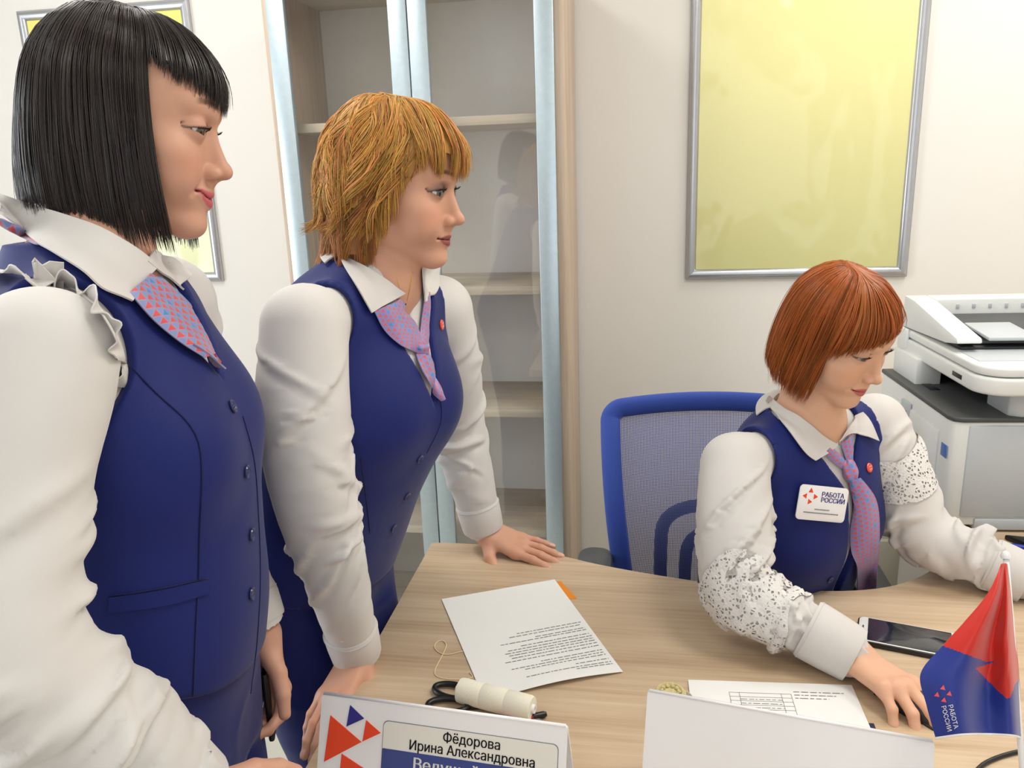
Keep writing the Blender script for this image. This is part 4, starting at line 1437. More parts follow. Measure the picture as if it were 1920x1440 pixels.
# ------------------------------------------------------------------ hands
FING = [((.0275, .086, .002), (.041, .025, .0205), .0088), ((.0092, .090, .004), (.045, .0285, .0215), .0090), ((-.0090, .0855, .003), (.0415, .027, .0205), .0086), ((-.0262, .077, .0), (.0325, .020, .0185), .0077)]
class Hand:
    def __init__(s, wrist, fwd, dorsal, right=True, curls=None, spread=(6, 1, -4, -10), thumb=((.75, .62, -.25), (.45, .85, -.25), (.25, .93, -.2)), sc=.93, elbow=None, rw=.0265):
        f_ = unit(fwd); dn = unit(np.asarray(dorsal)-f_*(np.asarray(dorsal)@f_))
        sd = np.cross(dn, f_) if right else np.cross(f_, dn)
        s.M = np.stack([sd, f_, dn], 1); s.O = np.asarray(wrist, float); s.sc = sc
        W = lambda p: s.O+s.M@(np.asarray(p)*sc)
        s.palm, s.fing, s.nails = [], [], []
        curls = curls or [(20, 25, 15)]*4
        for (k0, ph, r0), cu, sp in zip(FING, curls, spread):
            s.palm.append((W((k0[0]*.62, .004, -.004)), W((k0[0], k0[1], k0[2]-.002)), .0150*sc, .0112*sc))
            a = np.array(k0, float)
            tot = 0
            chain = [W(a)]
            for L_, c in zip(ph, cu):
                tot += math.radians(c)
                az = math.radians(sp)*math.cos(min(tot, 1.5))
                dr = np.array([math.sin(az), math.cos(az)*math.cos(tot), -math.sin(tot)])
                a = a+dr*L_
                chain.append(W(a))
            rr_ = np.array([1.08, .98, .88, .74])*r0*sc
            s.fing.append((chain, rr_))
            up = np.array([0, math.sin(tot), math.cos(tot)])
            s.nails.append((chain[3]+s.M@(up*r0*.60*sc)-s.M@(dr*.002), s.M@up, s.M@dr, r0*.62*sc))
        t0 = np.array([.016, .018, -.010]); a = t0
        ch_ = [W(t0)]
        for L_, dr in zip((.042, .031, .026), thumb):
            dr = unit(dr); a = a+dr*L_; ch_.append(W(a))
        s.fing.append((ch_, np.array([.0165, .0122, .0102, .0082])*sc))
        tu = unit(np.cross(np.cross(dr, (0.6, -.2, .8)), dr)); tu = unit(np.array([.35, 0, .8])-dr*(np.array([.35, 0, .8])@dr))
        s.nails.append((ch_[3]+s.M@(tu*.0055*sc)-s.M@(dr*.002), s.M@tu, s.M@dr, .0062*sc))
        s.elbow, s.rw = elbow, rw
        s.mid = W((0, .05, 0))
    def sdf(s, P):
        d = None
        for a, b, ra, rb in s.palm:
            c = cone(P, a, b, ra, rb)
            d = c if d is None else smin(d, c, .012)
        if s.elbow is not None:
            d = smin(d, cone(P, s.elbow, s.O, .038, s.rw), .016)
        out = d
        for n, (ch_, rr_) in enumerate(s.fing):
            c = cone(P, ch_[0], ch_[1], rr_[0], rr_[1])
            for k in (1, 2): c = smin(c, cone(P, ch_[k], ch_[k+1], rr_[k], rr_[k+1]), .003)
            out = np.minimum(smin(d, c, .010), out) if n < 4 else smin(out, c, .012 if n == 4 else .004)
        for c, u, dr, r in s.nails:
            R = np.stack([np.cross(dr, u), dr, u], 1)
            out = smin(out, ell(P, c, (r, r*1.35, r*.42), R), .0012)
        return out
    def bounds(s, pad=.03):
        pts = np.array([p for ch_, _ in s.fing for p in ch_]+[s.O])
        return pts.min(0)-pad, pts.max(0)+pad
    def paint(s, V, C, nail):
        for c, u, dr, r in s.nails:
            q = V-c
            w = (np.abs(q@np.cross(dr, u)) < r*.85) & (np.abs(q@dr) < r*1.25) & (q@u > -r*.15)
            C[w] = nail
        return C

# ------------------------------------------------------------------ hair
def hair_ribbons(paths, r0, seed, col, jitter, hcenter):
    """paths (N,n,3) -> tapered three-sided strands with a colour per strand"""
    rs = np.random.RandomState(seed)
    N, n = paths.shape[:2]
    T = np.gradient(paths, axis=1); T /= np.linalg.norm(T, axis=2)[..., None]+1e-9
    out = paths-hcenter
    A = out-T*(out*T).sum(2)[..., None]; A /= np.linalg.norm(A, axis=2)[..., None]+1e-9
    B = np.cross(T, A)
    tt = np.linspace(0, 1, n)
    prof = np.minimum(1, .55+tt*3)*np.where(tt > .75, 1-.85*((tt-.75)/.25)**1.5, 1)
    R = (r0*(.6+.8*rs.rand(N)))[:, None]*prof[None]
    V = np.stack([paths+A*R[..., None]*.9, paths+B*R[..., None]*1.5-A*R[..., None]*.5, paths-B*R[..., None]*1.5-A*R[..., None]*.5], 2)  # N,n,3,3
    idx = np.arange(N*n*3).reshape(N, n, 3)
    F = []
    for j in range(3):
        k = (j+1) % 3
        F.append(np.stack([idx[:, :-1, j], idx[:, 1:, j], idx[:, 1:, k], idx[:, :-1, k]], -1).reshape(-1, 4))
    C = np.asarray(col)[None]*(1+jitter*(rs.rand(N, 1)*2-1)+jitter*.5*(rs.rand(N, 3)*2-1))
    C = np.repeat(np.clip(C, 0, 1), n*3, 0)
    return V.reshape(-1, 3), np.concatenate(F), C
def guide_field(guides, K=36, n=16):
    g = np.array([catmull(np.array(q, float), n) for q in guides])
    return np.array([catmull(g[:, j], K) for j in range(n)]).transpose(1, 0, 2)      # K,n,3
def make_hair(parent, head, layers, col, seed, r0=.0008, jitter=.35, mat_=None, name='hair'):
    rs = np.random.RandomState(seed)
    Vs, Fs, Cs, off = [], [], [], 0
    for ly in layers:
        g = guide_field(ly['g'])
        K, n = g.shape[:2]
        N = ly['N']
        u = rs.rand(N)*(K-1)
        i = np.minimum(u.astype(int), K-2); f_ = (u-i)[:, None, None]
        P = g[i]*(1-f_)+g[i+1]*f_
        # trim and jitter length
        tl_ = ly.get('len', (.90, 1.0))
        e = tl_[0]+(tl_[1]-tl_[0])*rs.rand(N)
        st = rs.rand(N)*ly.get('root', .0)
        tt = st[:, None]+(e-st)[:, None]*np.linspace(0, 1, n)[None]
        k = np.clip((tt*(n-1)).astype(int), 0, n-2); ff = (tt*(n-1)-k)[..., None]
        P = np.take_along_axis(P, k[..., None].repeat(3, 2), 1)*(1-ff)+np.take_along_axis(P, (k+1)[..., None].repeat(3, 2), 1)*ff
        O = P-np.array([0, -.01, .01]); O /= np.linalg.norm(O, axis=2)[..., None]+1e-9
        dep = ly.get('depth', .006)
        P = P-O*(dep*rs.rand(N)**1.3)[:, None, None]
        # clumped waves
        wv = ly.get('wave', .0)
        if wv > 0:
            fq = ly.get('freq', 2.5)
            s = np.linspace(0, 1, n)[None]
            cl = ly.get('clump', 40)
            uc = np.floor(u/(K-1)*cl)
            tab = np.random.RandomState(seed+5).rand(cl+1, 4)
            h0, h1, h2, h3 = [tab[np.clip(uc.astype(int), 0, cl), q_][:, None] for q_ in range(4)]
            amp = wv*(s**.8)*(.4+.9*h3)
            T = np.gradient(P, axis=1); T /= np.linalg.norm(T, axis=2)[..., None]+1e-9
            B = np.cross(T, O)
            ph1 = 2*math.pi*(s*fq*(.7+.6*h0)+h1)+rs.randn(N, 1)*.25
            P = P+B*(amp*np.sin(ph1))[..., None]+O*(amp*.55*np.cos(ph1*.8+h2*6))[..., None]
            # gather towards clump centre at the tips
            ucn = (uc+.5)/cl*(K-1); ic = np.clip(ucn.astype(int), 0, K-2); fc = (ucn-ic)[:, None, None]
            Cc = g[ic]*(1-fc)+g[ic+1]*fc
            P = P+(Cc-(g[i]*(1-f_)+g[i+1]*f_))*(ly.get('gather', .5)*s**1.5)[..., None]
        P = P+rs.randn(N, 1, 3)*ly.get('fuzz', .0012)*np.linspace(0.2, 1, n)[None, :, None]
        fl_ = ly.get('stray', .02)
        m = rs.rand(N) < fl_
        P[m] += O[m]*(np.linspace(0, 1, n)**2*.010)[None, :, None]*rs.rand(m.sum(), 1, 1)
        W = head.w(P.reshape(-1, 3)).reshape(N, n, 3)
        v, f, c = hair_ribbons(W, r0*ly.get('r', 1.0), seed, ly.get('col', col), jitter, head.O)
        Vs.append(v); Fs.append(f+off); Cs.append(c); off += len(v)
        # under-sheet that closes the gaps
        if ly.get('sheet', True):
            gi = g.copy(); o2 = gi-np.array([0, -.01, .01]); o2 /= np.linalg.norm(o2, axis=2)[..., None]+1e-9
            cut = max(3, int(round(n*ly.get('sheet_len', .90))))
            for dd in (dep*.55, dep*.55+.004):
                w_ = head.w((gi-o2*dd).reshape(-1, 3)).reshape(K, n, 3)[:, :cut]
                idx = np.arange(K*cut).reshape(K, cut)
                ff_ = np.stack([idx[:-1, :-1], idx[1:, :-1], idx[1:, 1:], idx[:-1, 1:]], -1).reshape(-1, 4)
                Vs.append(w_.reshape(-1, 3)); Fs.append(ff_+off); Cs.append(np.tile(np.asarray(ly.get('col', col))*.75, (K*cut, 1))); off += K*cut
    me = raw_mesh(name, np.concatenate(Vs), np.concatenate(Fs))
    set_color(me, np.concatenate(Cs))
    o = link(name, me, mat_, parent)
    o['kind'] = 'stuff'
    return o

# ------------------------------------------------------------------ cloth and skin materials
def tint_mat(name, rough, sss=0.0, sheen=0.0, spec=.5, coat=0.0, bump=0, bscale=800, bdist=.0003, aniso=0):
    t = NT(name)
    a = t.new('ShaderNodeAttribute'); a.attribute_name = 'tint'
    nz = t.noise(t.coord('Object'), 420, 3, .6)
    t.l(t.mix(t.math('MULTIPLY', nz, .10), a.outputs['Color'], (0.35, .2, .15, 1) if sss else (0.02, .015, .01, 1)), t.b.inputs['Base Color'])
    t.b.inputs['Roughness'].default_value = rough
    t.b.inputs['Specular IOR Level'].default_value = spec
    t.b.inputs['Coat Weight'].default_value = coat
    if sss > 0:
        t.b.inputs['Subsurface Weight'].default_value = sss
        t.b.inputs['Subsurface Radius'].default_value = (.010, .0042, .0024)
        t.b.inputs['Subsurface Scale'].default_value = 1.0
    if bump > 0: t.bump(t.noise(t.coord('Object'), bscale, 3, .6), bump, bdist)
    return t.m
MAT['skin'] = tint_mat('skin', .48, sss=.12, spec=.35, bump=.12, bscale=700, bdist=.0004)
MAT['hair_black'] = tint_mat('black_hair', .27, spec=.55)
MAT['hair_gold'] = tint_mat('golden_hair', .42, spec=.35)
MAT['hair_red'] = tint_mat('copper_hair', .36, spec=.4)
MAT['eye'] = tint_mat('eyeball', .08, spec=.5, coat=.6)
MAT['lash'] = mat('eyelash_black', S(20, 16, 18), .6, var=.05)
def weave(name, col, rough, sheen, wscale, bump, sss=0):
    t = NT(name)
    co = t.coord('Object')
    w1 = t.noise(co, wscale, 2, .7)
    big = t.noise(co, 6, 3, .5)
    d = tuple(c*.90 for c in col[:3])+(1,)
    t.l(t.ramp(big, [(.3, d), (.7, col)]), t.b.inputs['Base Color'])
    t.b.inputs['Roughness'].default_value = rough
    t.b.inputs['Specular IOR Level'].default_value = .25
    t.b.inputs['Sheen Weight'].default_value = sheen
    t.b.inputs['Sheen Roughness'].default_value = .4
    t.bump(w1, bump, .0005)
    return t.m
MAT['navy'] = weave('royal_blue_suiting', S(18, 32, 102), .60, .10, 1100, .25)
MAT['navy_lining'] = weave('navy_trim', S(16, 22, 70), .7, .1, 900, .2)
MAT['white_cloth'] = weave('white_cotton', S(217, 213, 210), .72, .15, 1000, .15)
MAT['button'] = mat('navy_button', S(36, 44, 96), .28, coat=.3, var=.05)
MAT['pearl'] = mat('pearl_button', S(236, 232, 226), .2, coat=.5, var=.02)
MAT['gold'] = mat('gold', S(212, 160, 80), .25, metal=1.0, var=.03)
def scarf_mat(name, size, c_up, c_dn, c_ln, c_big, satin=.4):
    t = NT(name)
    sp = t.new('ShaderNodeSeparateXYZ'); t.l(t.coord('UV'), sp.inputs[0])
    v = t.math('DIVIDE', sp.outputs[1], size*.866)
    u = t.math('SUBTRACT', t.math('DIVIDE', sp.outputs[0], size), t.math('MULTIPLY', v, .5))
    fu, fv = t.math('FRACT', u), t.math('FRACT', v)
    iu, iv = t.math('FLOOR', u), t.math('FLOOR', v)
    up = t.math('GREATER_THAN', t.math('ADD', fu, fv), 1.0)
    # distance to the cell edges
    a1 = t.math('MINIMUM', t.math('MINIMUM', fu, fv), t.math('SUBTRACT', 1.0, t.math('ADD', fu, fv)))
    a2 = t.math('MINIMUM', t.math('MINIMUM', t.math('SUBTRACT', 1.0, fu), t.math('SUBTRACT', 1.0, fv)), t.math('SUBTRACT', t.math('ADD', fu, fv), 1.0))
    ed = t.math('MAXIMUM', a1, a2)
    line = t.math('LESS_THAN', ed, .075)
    cv = t.new('ShaderNodeCombineXYZ'); t.l(iu, cv.inputs[0]); t.l(iv, cv.inputs[1])
    wn = t.new('ShaderNodeTexWhiteNoise'); t.l(cv.outputs[0], wn.inputs['Vector'])
    big = t.math('MULTIPLY', t.math('GREATER_THAN', wn.outputs['Value'], .86), up)
    c = t.mix(up, c_dn, c_up)
    c = t.mix(big, c, c_big)
    c = t.mix(line, c, c_ln)
    t.l(c, t.b.inputs['Base Color'])
    t.b.inputs['Roughness'].default_value = satin
    t.b.inputs['Sheen Weight'].default_value = .2
    return t.m
MAT['scarf_a'] = scarf_mat('scarf_triangles', .0115, S(214, 72, 74), S(120, 140, 196), S(150, 140, 176), S(40, 132, 206))
MAT['scarf_b'] = scarf_mat('scarf_triangles_mauve', .0095, S(196, 92, 112), S(128, 128, 190), S(152, 128, 172), S(40, 140, 206))
t = NT('eyelet_lace')
vo = t.new('ShaderNodeTexVoronoi'); vo.feature = 'F1'; vo.inputs['Scale'].default_value = 175
t.l(t.coord('Object'), vo.inputs['Vector'])
vd = t.new('ShaderNodeTexVoronoi'); vd.feature = 'DISTANCE_TO_EDGE'; vd.inputs['Scale'].default_value = 175
t.l(t.coord('Object'), vd.inputs['Vector'])
hol = t.math('GREATER_THAN', vd.outputs['Distance'], .20)
sel = t.new('ShaderNodeTexWhiteNoise'); t.l(vo.outputs['Position'], sel.inputs['Vector'])
hol = t.math('MULTIPLY', hol, t.math('GREATER_THAN', sel.outputs['Value'], .42))
t.b.inputs['Base Color'].default_value = S(224, 221, 218)
t.b.inputs['Roughness'].default_value = .8
t.bump(t.math('SUBTRACT', .3, vd.outputs['Distance']), .6, .002)
tr = t.new('ShaderNodeBsdfTransparent'); ms = t.new('ShaderNodeMixShader')
t.l(hol, ms.inputs[0]); t.l(t.b.outputs[0], ms.inputs[1]); t.l(tr.outputs[0], ms.inputs[2])
t.l(ms.outputs[0], t.out.inputs[0])
MAT['lace'] = t.m
MAT['lace_ground'] = mat('lace_shadow_net', S(190, 186, 182), .9, var=.05)

# ------------------------------------------------------------------ clothing pieces
def button(parent, fn, x, y, r=.0085, m=None, off=.001):
    p, n = hit(fn, x, y)
    if p is None: return
    o = lathe('button', [(0, .0), (r*.95, .0), (r, .0012), (r*.9, .0026), (r*.72, .0022), (r*.62, .0014), (0, .0014)], m or MAT['button'], parent, p+n*off, n, 20)
    U = unit(np.cross(n, (0, 0, 1))); V = np.cross(n, U)
    for a, b in ((1, 1), (1, -1), (-1, 1), (-1, -1)):
        q = p+n*(off+.0013)+(U*a+V*b)*r*.2
        lathe('hole', [(0, .0), (r*.10, .0), (r*.10, .0004), (0, .0004)], MAT['lash'], o, q, n, 8)
    return o
def seam(parent, fn, px, r=.0009, m=None, n=24, name='seam', off=.0003):
    P_, N_ = hit_many(fn, catmull(np.array(px, float), n))
    return tube(name, P_+N_*off, r, m or MAT['navy_lining'], parent, k=6)
def patch(name, fn, rows, off, m, parent, nu=24, nv=9, thick=.0016, bulge=0.0, uv=None):
    """cloth patch laid on a surface: rows = pixel polylines (each along u), joined across v"""
    R = np.array([catmull(np.array(r, float), nu) for r in rows])
    R = np.array([catmull(R[:, i], nv) for i in range(nu)])      # nu,nv,2
    P_, N_ = hit_many(fn, R)
    v = np.sin(np.pi*np.linspace(0, 1, nv))[None, :, None]
    G = P_.reshape(nu, nv, 3)+N_.reshape(nu, nv, 3)*(off+bulge*v)
    # even out steps in depth
    for _ in range(2):
        G[1:-1] = G[1:-1]*.5+(G[:-2]+G[2:])*.25
        G[:, 1:-1] = G[:, 1:-1]*.5+(G[:, :-2]+G[:, 2:])*.25
    return grid_mesh(name, G, m, parent, thick=thick, uv=uv, flip=None or False)
def collar(parent, fr, nc, fn, rn=.062, rnf=.055, open_=16, stand=.030, stand_f=.012, fall=.052, point=.05, drop_f=.02, spread=.0, width=.0, off=.0035, name='collar', m=None):
    """turn-down shirt collar round the neck centre nc=(f,u) of frame fr"""
    psi = np.radians(np.linspace(open_, 360-open_, 61))
    cf, cu = nc
    G = []
    for a in psi:
        front = max(0, math.cos(a))
        k = front**1.5
        side = math.sin(a)
        rad_l, rad_f = rn, (rnf if math.cos(a) > 0 else rn*1.02)
        base = np.array([rad_l*side, cf+rad_f*math.cos(a), cu-drop_f*k*2.0])
        st_ = stand*(1-k)+stand_f*k
        fold = base+np.array([.006*side, .006*math.cos(a), st_])
        e = max(0, 1-abs((math.degrees(a) if a < math.pi else 360-math.degrees(a))-open_)/46.0)
        fa = fall+point*e**1.2
        dr = unit(np.array([side*(.85+spread*e), math.cos(a)*(.9-.35*e), -.55-.75*k]))
        outer = fold+dr*fa
        row = [base, (base+fold)/2, fold]
        for t_ in (.08, .25, .5, .75, 1.0):
            q = fold+(outer-fold)*t_
            q = q+np.array([.0035*side, .0035*math.cos(a), .003])*math.sin(math.pi*min(1, t_*1.0))
            row.append(q)
        G.append([fr.w(*q) for q in row])
    G = np.array(G)
    G[:, 3:] = push_out(fn, G[:, 3:], off)
    for _ in range(3):
        G[1:-1, 3:] = G[1:-1, 3:]*.5+(G[:-2, 3:]+G[2:, 3:])*.25
        G[:, 3:-1] = G[:, 3:-1]*.5+(G[:, 2:-2]+G[:, 4:])*.25
    return grid_mesh(name, G, m or MAT['white_cloth'], parent, thick=.0022)
def cuff(parent, a, b, r0, r1, m=None, name='cuff', pearl=None):
    """shirt cuff: short tapered band from a to b with a rolled edge"""
    a, b = np.array(a), np.array(b)
    ax = unit(b-a); L_ = np.linalg.norm(b-a)
    o = lathe(name, [(r0-.006, 0), (r0+.001, -.001), (r0+.003, .004), ((r0+r1)/2+.003, L_*.5), (r1+.002, L_-.003), (r1+.001, L_), (r1-.0025, L_), (r1-.004, L_-.004), ((r0+r1)/2-.003, L_*.5), (r0-.006, 0)], m or MAT['white_cloth'], parent, a, ax, 36, angle=60)
    tube('stitch', [a+ax*.004+(r0+.0033)*(math.cos(t)*unit(np.cross(ax, (0, .3, 1)))+math.sin(t)*np.cross(ax, unit(np.cross(ax, (0, .3, 1))))) for t in np.linspace(0, 2*math.pi, 40, endpoint=False)], .0006, m or MAT['white_cloth'], o, k=5, closed=True)
    return o
def lashes(parent, head, up=True, side=1, col=None, length=.006, op=.0042):
    ec = np.array([.0305*side, .0735, .0010])
    V, F = [], []
    pts = []
    n = 17
    for k in range(n):
        ex = -.0118+.0236*k/(n-1)
        half = max(0, 1-(ex/.0142)**2)
        ez = (-.0010+.0009*ex/.0135)+op*half
        rr_ = .0148
        ey = math.sqrt(max(1e-8, rr_**2-ex**2-ez**2))
        pts.append(ec+np.array([ex*side, ey, ez])*head.q.get('eye', 1.12))
    pts = np.array(pts)
    v, f = tube_data(head.w(pts), np.array([.0004+.0005*math.sin(math.pi*k/(n-1)) for k in range(n)])*head.s, 6)
    V += list(v); F += list(f)
    for k in range(3, n, 1):
        p = pts[k]; o_ = unit(p-ec)
        out = unit(o_*1.0+np.array([side*(.25+.5*k/n), .2, .45]))
        q = [p, p+out*length*.5, p+out*length*.8+np.array([0, 0, length*.35])]
        v, f = tube_data(head.w(np.array(q)), [.00035, .00028, .00008], 4)
        i = len(V); V += list(v); F += [tuple(a+i for a in t_) for t_ in f]
    return pyd('eyelashes', V, F, MAT['lash'], parent, True)
def eyeball(parent, head, side, gaze, iris):
    ec = np.array([.0305*side, .0735, .0010]); r = .0128*head.q.get('eye', 1.12)
    g = unit(gaze)
    U = unit(np.cross(g, (0, 0, 1))); Vv = np.cross(U, g)
    V, F, C = [], [], []
    n, m = 20, 28
    for i in range(n+1):
        a = math.pi*.62*i/n
        for j in range(m):
            t = 2*math.pi*j/m
            V.append(head.w(ec+r*(math.cos(a)*g+math.sin(a)*(math.cos(t)*U+math.sin(t)*Vv))))
            deg = math.degrees(a)
            C.append((.004, .004, .005) if deg < 12.5 else (iris if deg < 27 else ((.10, .09, .09) if deg < 29.5 else (.70, .66, .63))))
    for i in range(n):
        for j in range(m):
            F.append((i*m+j, i*m+(j+1) % m, (i+1)*m+(j+1) % m, (i+1)*m+j))
    me = raw_mesh('eye', np.array(V), np.array(F)[:, ::-1])
    set_color(me, np.array(C))
    return link('eye', me, MAT['eye'], parent)
def shoe(parent, pos, az):
    fr = Frame(pos, (0, 0, 1), az)
    def f(P):
        q = fr.loc(P)
        d = smin(cone(q, (0, -.03, .035), (0, .11, .028), .036, .032), ell(q, (0, -.04, .055), (.034, .04, .05)), .02)
        return np.maximum(d, -q[:, 2]+.002)
    V, F = sdf_mesh(f, fr.O-np.array([.2, .2, .02]), fr.O+np.array([.2, .2, .14]), .006)
    link('shoe', raw_mesh('shoe', V, F), MAT['black_plastic'], parent)

def join_bodies(parts):
    Vs, Fs, Cs, off = [], [], [], 0
    for V, F, C in parts:
        Vs.append(V); Fs.append(F+off); Cs.append(C); off += len(V)
    me = raw_mesh('body', np.concatenate(Vs), np.concatenate(Fs))
    set_color(me, np.concatenate(Cs))
    return me
# ------------------------------------------------------------------ the three women
SKIN1, SKIN2, SKIN3 = lsrgb(208, 158, 134), lsrgb(212, 160, 134), lsrgb(226, 178, 148)
def figure(q):
    """builds body, blouse, vest and trousers; returns the fields for the details"""
    root = thing('person', q['base'], q['label'], 'person')
    fr, loft, head = q['fr'], q['loft'], q['head']
    SR, SL = q['S']
    nb = q['nb']                      # neck base, world
    out = {'root': root}
    def core(P, off):
        d = loft.eval(P, off)
        for S_ in (SR, SL):
            d = smin(d, cone(P, nb-fr.U*.025+(S_-nb)*.15+fr.U*q.get('trap', 0)-fr.F*q.get('trap', 0), S_+(nb-S_)*.13, .034+q.get('trap', 0)*.4+off, q.get('sh_r', .046)+off), .035)
        for c, r in q.get('bust', []):
            d = smin(d, ell(P, fr.w(*c), np.array(r)+off, np.stack([fr.L, fr.F, fr.U], 1)), .04)
        return d
    out['core'] = core
    neck_a = head.w((0, -.020, -.062))
    def skin_top(P):
        d = head.sdf(P)
        d = smin(d, cone(P, neck_a, nb+fr.F*q.get('neck_f', 0.0), .046*head.s/.95, .052), .018)
        return smin(d, core(P, -.014), .03)
    out['skin'] = skin_top
    out['neck'] = lambda P: smin(core(P, -.014), cone(P, neck_a, nb+fr.F*q.get('neck_f', 0.0), .046*head.s/.95, .052), .02)
    # --- body
    parts = []
    lo = np.minimum(head.O-.15*head.s, nb-.10); hi = np.maximum(head.O+.155*head.s, nb+.10)
    lo[2] = nb[2]-q.get('chest', .07)
    V, F = sdf_mesh(skin_top, lo, hi, q.get('h_head', .0017))
    C = head_paint(head.loc(V.astype(f32)), head.q, q['skin'], q['lip'], q['hair_root'], q['brow'], q['shadow'])
    below = ((V-head.O)@head.M)[:, 2]/head.s
    m = (below < -.085) & (((V-head.O)@head.M)[:, 1]/head.s < .02)
    C[m] = q['skin']
    far = np.linalg.norm(V-head.O, axis=1) > .16
    C[far] = q['skin']
    parts.append((V, F, C))
    for h in q['hands']:
        lo, hi = h.bounds(.045)
        V, F = sdf_mesh(h.sdf, lo, hi, q.get('h_hand', .0018))
        C = np.tile(q['skin'], (len(V), 1))
        # warmer knuckles and fingertips
        for ch_, rr_ in h.fing:
            for k in (0, 1, 3):
                w = np.exp(-(np.linalg.norm(V-ch_[k], axis=1)/.011)**2)*.35
                C = C*(1-w[:, None])+q['skin']*np.array([1.0, .74, .68])*w[:, None]
        C = h.paint(V, C, q['nail'])
        parts.append((V, F, C))
    def hidden(P):
        d = core(P, -.024)
        for L_ in q['sleeves']: d = smin(d, L_.eval(P)+.018, .03)
        for pts, rad in q['legs']:
            for a, b, ra, rb in zip(pts, pts[1:], rad, rad[1:]): d = smin(d, cone(P, a, b, ra-.016, rb-.016), .03)
        return d
    allp = np.array([p for L_ in q['sleeves'] for p in L_.P]+[p for pts, _ in q['legs'] for p in pts]+[nb])
    V, F = sdf_mesh(hidden, allp.min(0)-.15, allp.max(0)+.12, .014)
    parts.append((V, F, np.tile(q['skin'], (len(V), 1))))
    link('body', join_bodies(parts), MAT['skin'], root)
    # --- blouse
    sl = [sleeve_fn(L_, *a) for L_, a in zip(q['sleeves'], q['folds'])]
    def blouse(P):
        d = core(P, -.005)
        nck = cone(P, nb-fr.U*.03, neck_a, .054, .056)
        d = smax(d, -nck, .004)
        if 'vopen' in q:
            ub, tn = q['vopen']
            l = fr.loc(P)
            w = (np.abs(l[:, 0])-(l[:, 2]-ub)*tn)/math.hypot(1, tn)
            d = smax(d, -np.maximum(w, -l[:, 1]), .004)
        u = fr.loc(P)[:, 2]
        d = np.maximum(d, q['hem']+.03-u)
        for f_ in sl: d = smin(d, f_(P), .016)
        return d
    out['blouse'] = blouse
    V, F = sdf_mesh(blouse, *q['bbox'], q.get('h_cloth', .0042))
    out['blouse_o'] = link('blouse', raw_mesh('blouse', V, F), MAT['white_cloth'], root)
    # --- vest
    def vest(P):
        d = core(P, .006)
        l = fr.loc(P)
        for S_, (ax, ra, rb, ln) in zip((SR, SL), q['armhole']):
            ax = unit(ax)
            d = smax(d, -cone(P, S_-ax*.012, S_+ax*ln, ra, rb), .006)
        ub, tn = q['V']
        w = (np.abs(l[:, 0]-q.get('Vl', 0))-(l[:, 2]-ub)*tn)/math.hypot(1, tn)
        w = smax(w, np.abs(l[:, 0])-q.get('Vmax', .085), .02)
        if 'slit' in q: w = np.minimum(w, np.maximum(np.abs(l[:, 0]-q['slit'][0])-q['slit'][1], ub-.5-l[:, 2]))
        d = smax(d, -np.maximum(w, -l[:, 1]), .004)
        d = smax(d, -cone(P, nb-fr.U*.04, nb+fr.U*.12+fr.F*.01, q.get('neckr', .078), q.get('neckr', .078)+.01), .004)
        d = smax(d, q['hem']+q.get('hem_s', 0)*np.maximum(l[:, 1], 0)+q.get('hem_l', 0)*l[:, 0]-l[:, 2], .004)
        if 'vest_fold' in q: d = d-q['vest_fold'](l)
        return d
    out['vest'] = vest
    V, F = sdf_mesh(vest, *q['bbox'], q.get('h_vest', .0042))
    out['vest_o'] = link('vest', raw_mesh('vest', V, F), MAT['navy'], root)
    # --- trousers
    def trousers(P):
        d = None
        for pts, rad in q['legs']:
            for a, b, ra, rb in zip(pts, pts[1:], rad, rad[1:]):
                c = cone(P, a, b, ra, rb)
                d = c if d is None else smin(d, c, .02)
        l = fr.loc(P)
        hips = loft.eval(P, -.004)
        d = smin(d, np.maximum(hips, l[:, 2]-q['waist']), .03)
        d = np.maximum(d, .035-P[:, 2])
        return d-.003*ridge(vnoise(P[:, 0]*9, P[:, 1]*9, P[:, 2]*14))
    out['trousers'] = trousers
    lp = np.array([p for pts, _ in q['legs'] for p in pts]+[fr.w(0, 0, q['waist'])])
    V, F = sdf_mesh(trousers, lp.min(0)-np.array([.22, .22, .06]), lp.max(0)+np.array([.22, .22, .03]), .008)
    link('trousers', raw_mesh('trousers', V, F), MAT['navy'], root)
    # --- eyes
    for s in (1, -1):
        eyeball(root, head, s, q['gaze'], q['iris'])
        lashes(root, head, True, s, op=head.q.get('open', .0042), length=q.get('lash', .006))
    out['outer'] = lambda P: np.minimum(vest(P), blouse(P))
    return out

def bob_guides(rx, ry, zt, hem, phis, cy=-.008, tuck=.0, crown=(0, -.034), sweep=None, flip=None, part=0.0):
    prof = [(1.0, .20), (.93, .47), (.70, .78), (.40, .95), (.0, 1.0), (-.40, .985), (-.75, .94)]
    out = []
    for ph in phis:
        a = math.radians(ph)
        hz = hem(abs(ph))
        pts = []
        top = np.array([crown[0]+math.sin(a)*.001+part, crown[1]+math.cos(a)*.001, zt])
        pts.append(top)
        for k, (zf, rf) in enumerate(prof):
            z = zf*zt if zf >= 0 else zf*(-hz)
            if zf == 1.0: z = zt-.004
            x = math.sin(a)*rx*rf; y = cy+math.cos(a)*ry*rf
            pts.append(np.array([x, y, z]))
        e = np.array([math.sin(a)*(rx*.92-tuck), cy+math.cos(a)*(ry*.92-tuck), hz])
        pts.append(e)
        if sweep is not None:
            for p in pts:
                p[1] += sweep(abs(ph), p[2])
        if flip is not None:
            fl = flip(abs(ph))
            pts[-1] = pts[-1]+np.array([math.sin(a), math.cos(a), .15])*fl
        out.append(pts)
    return out
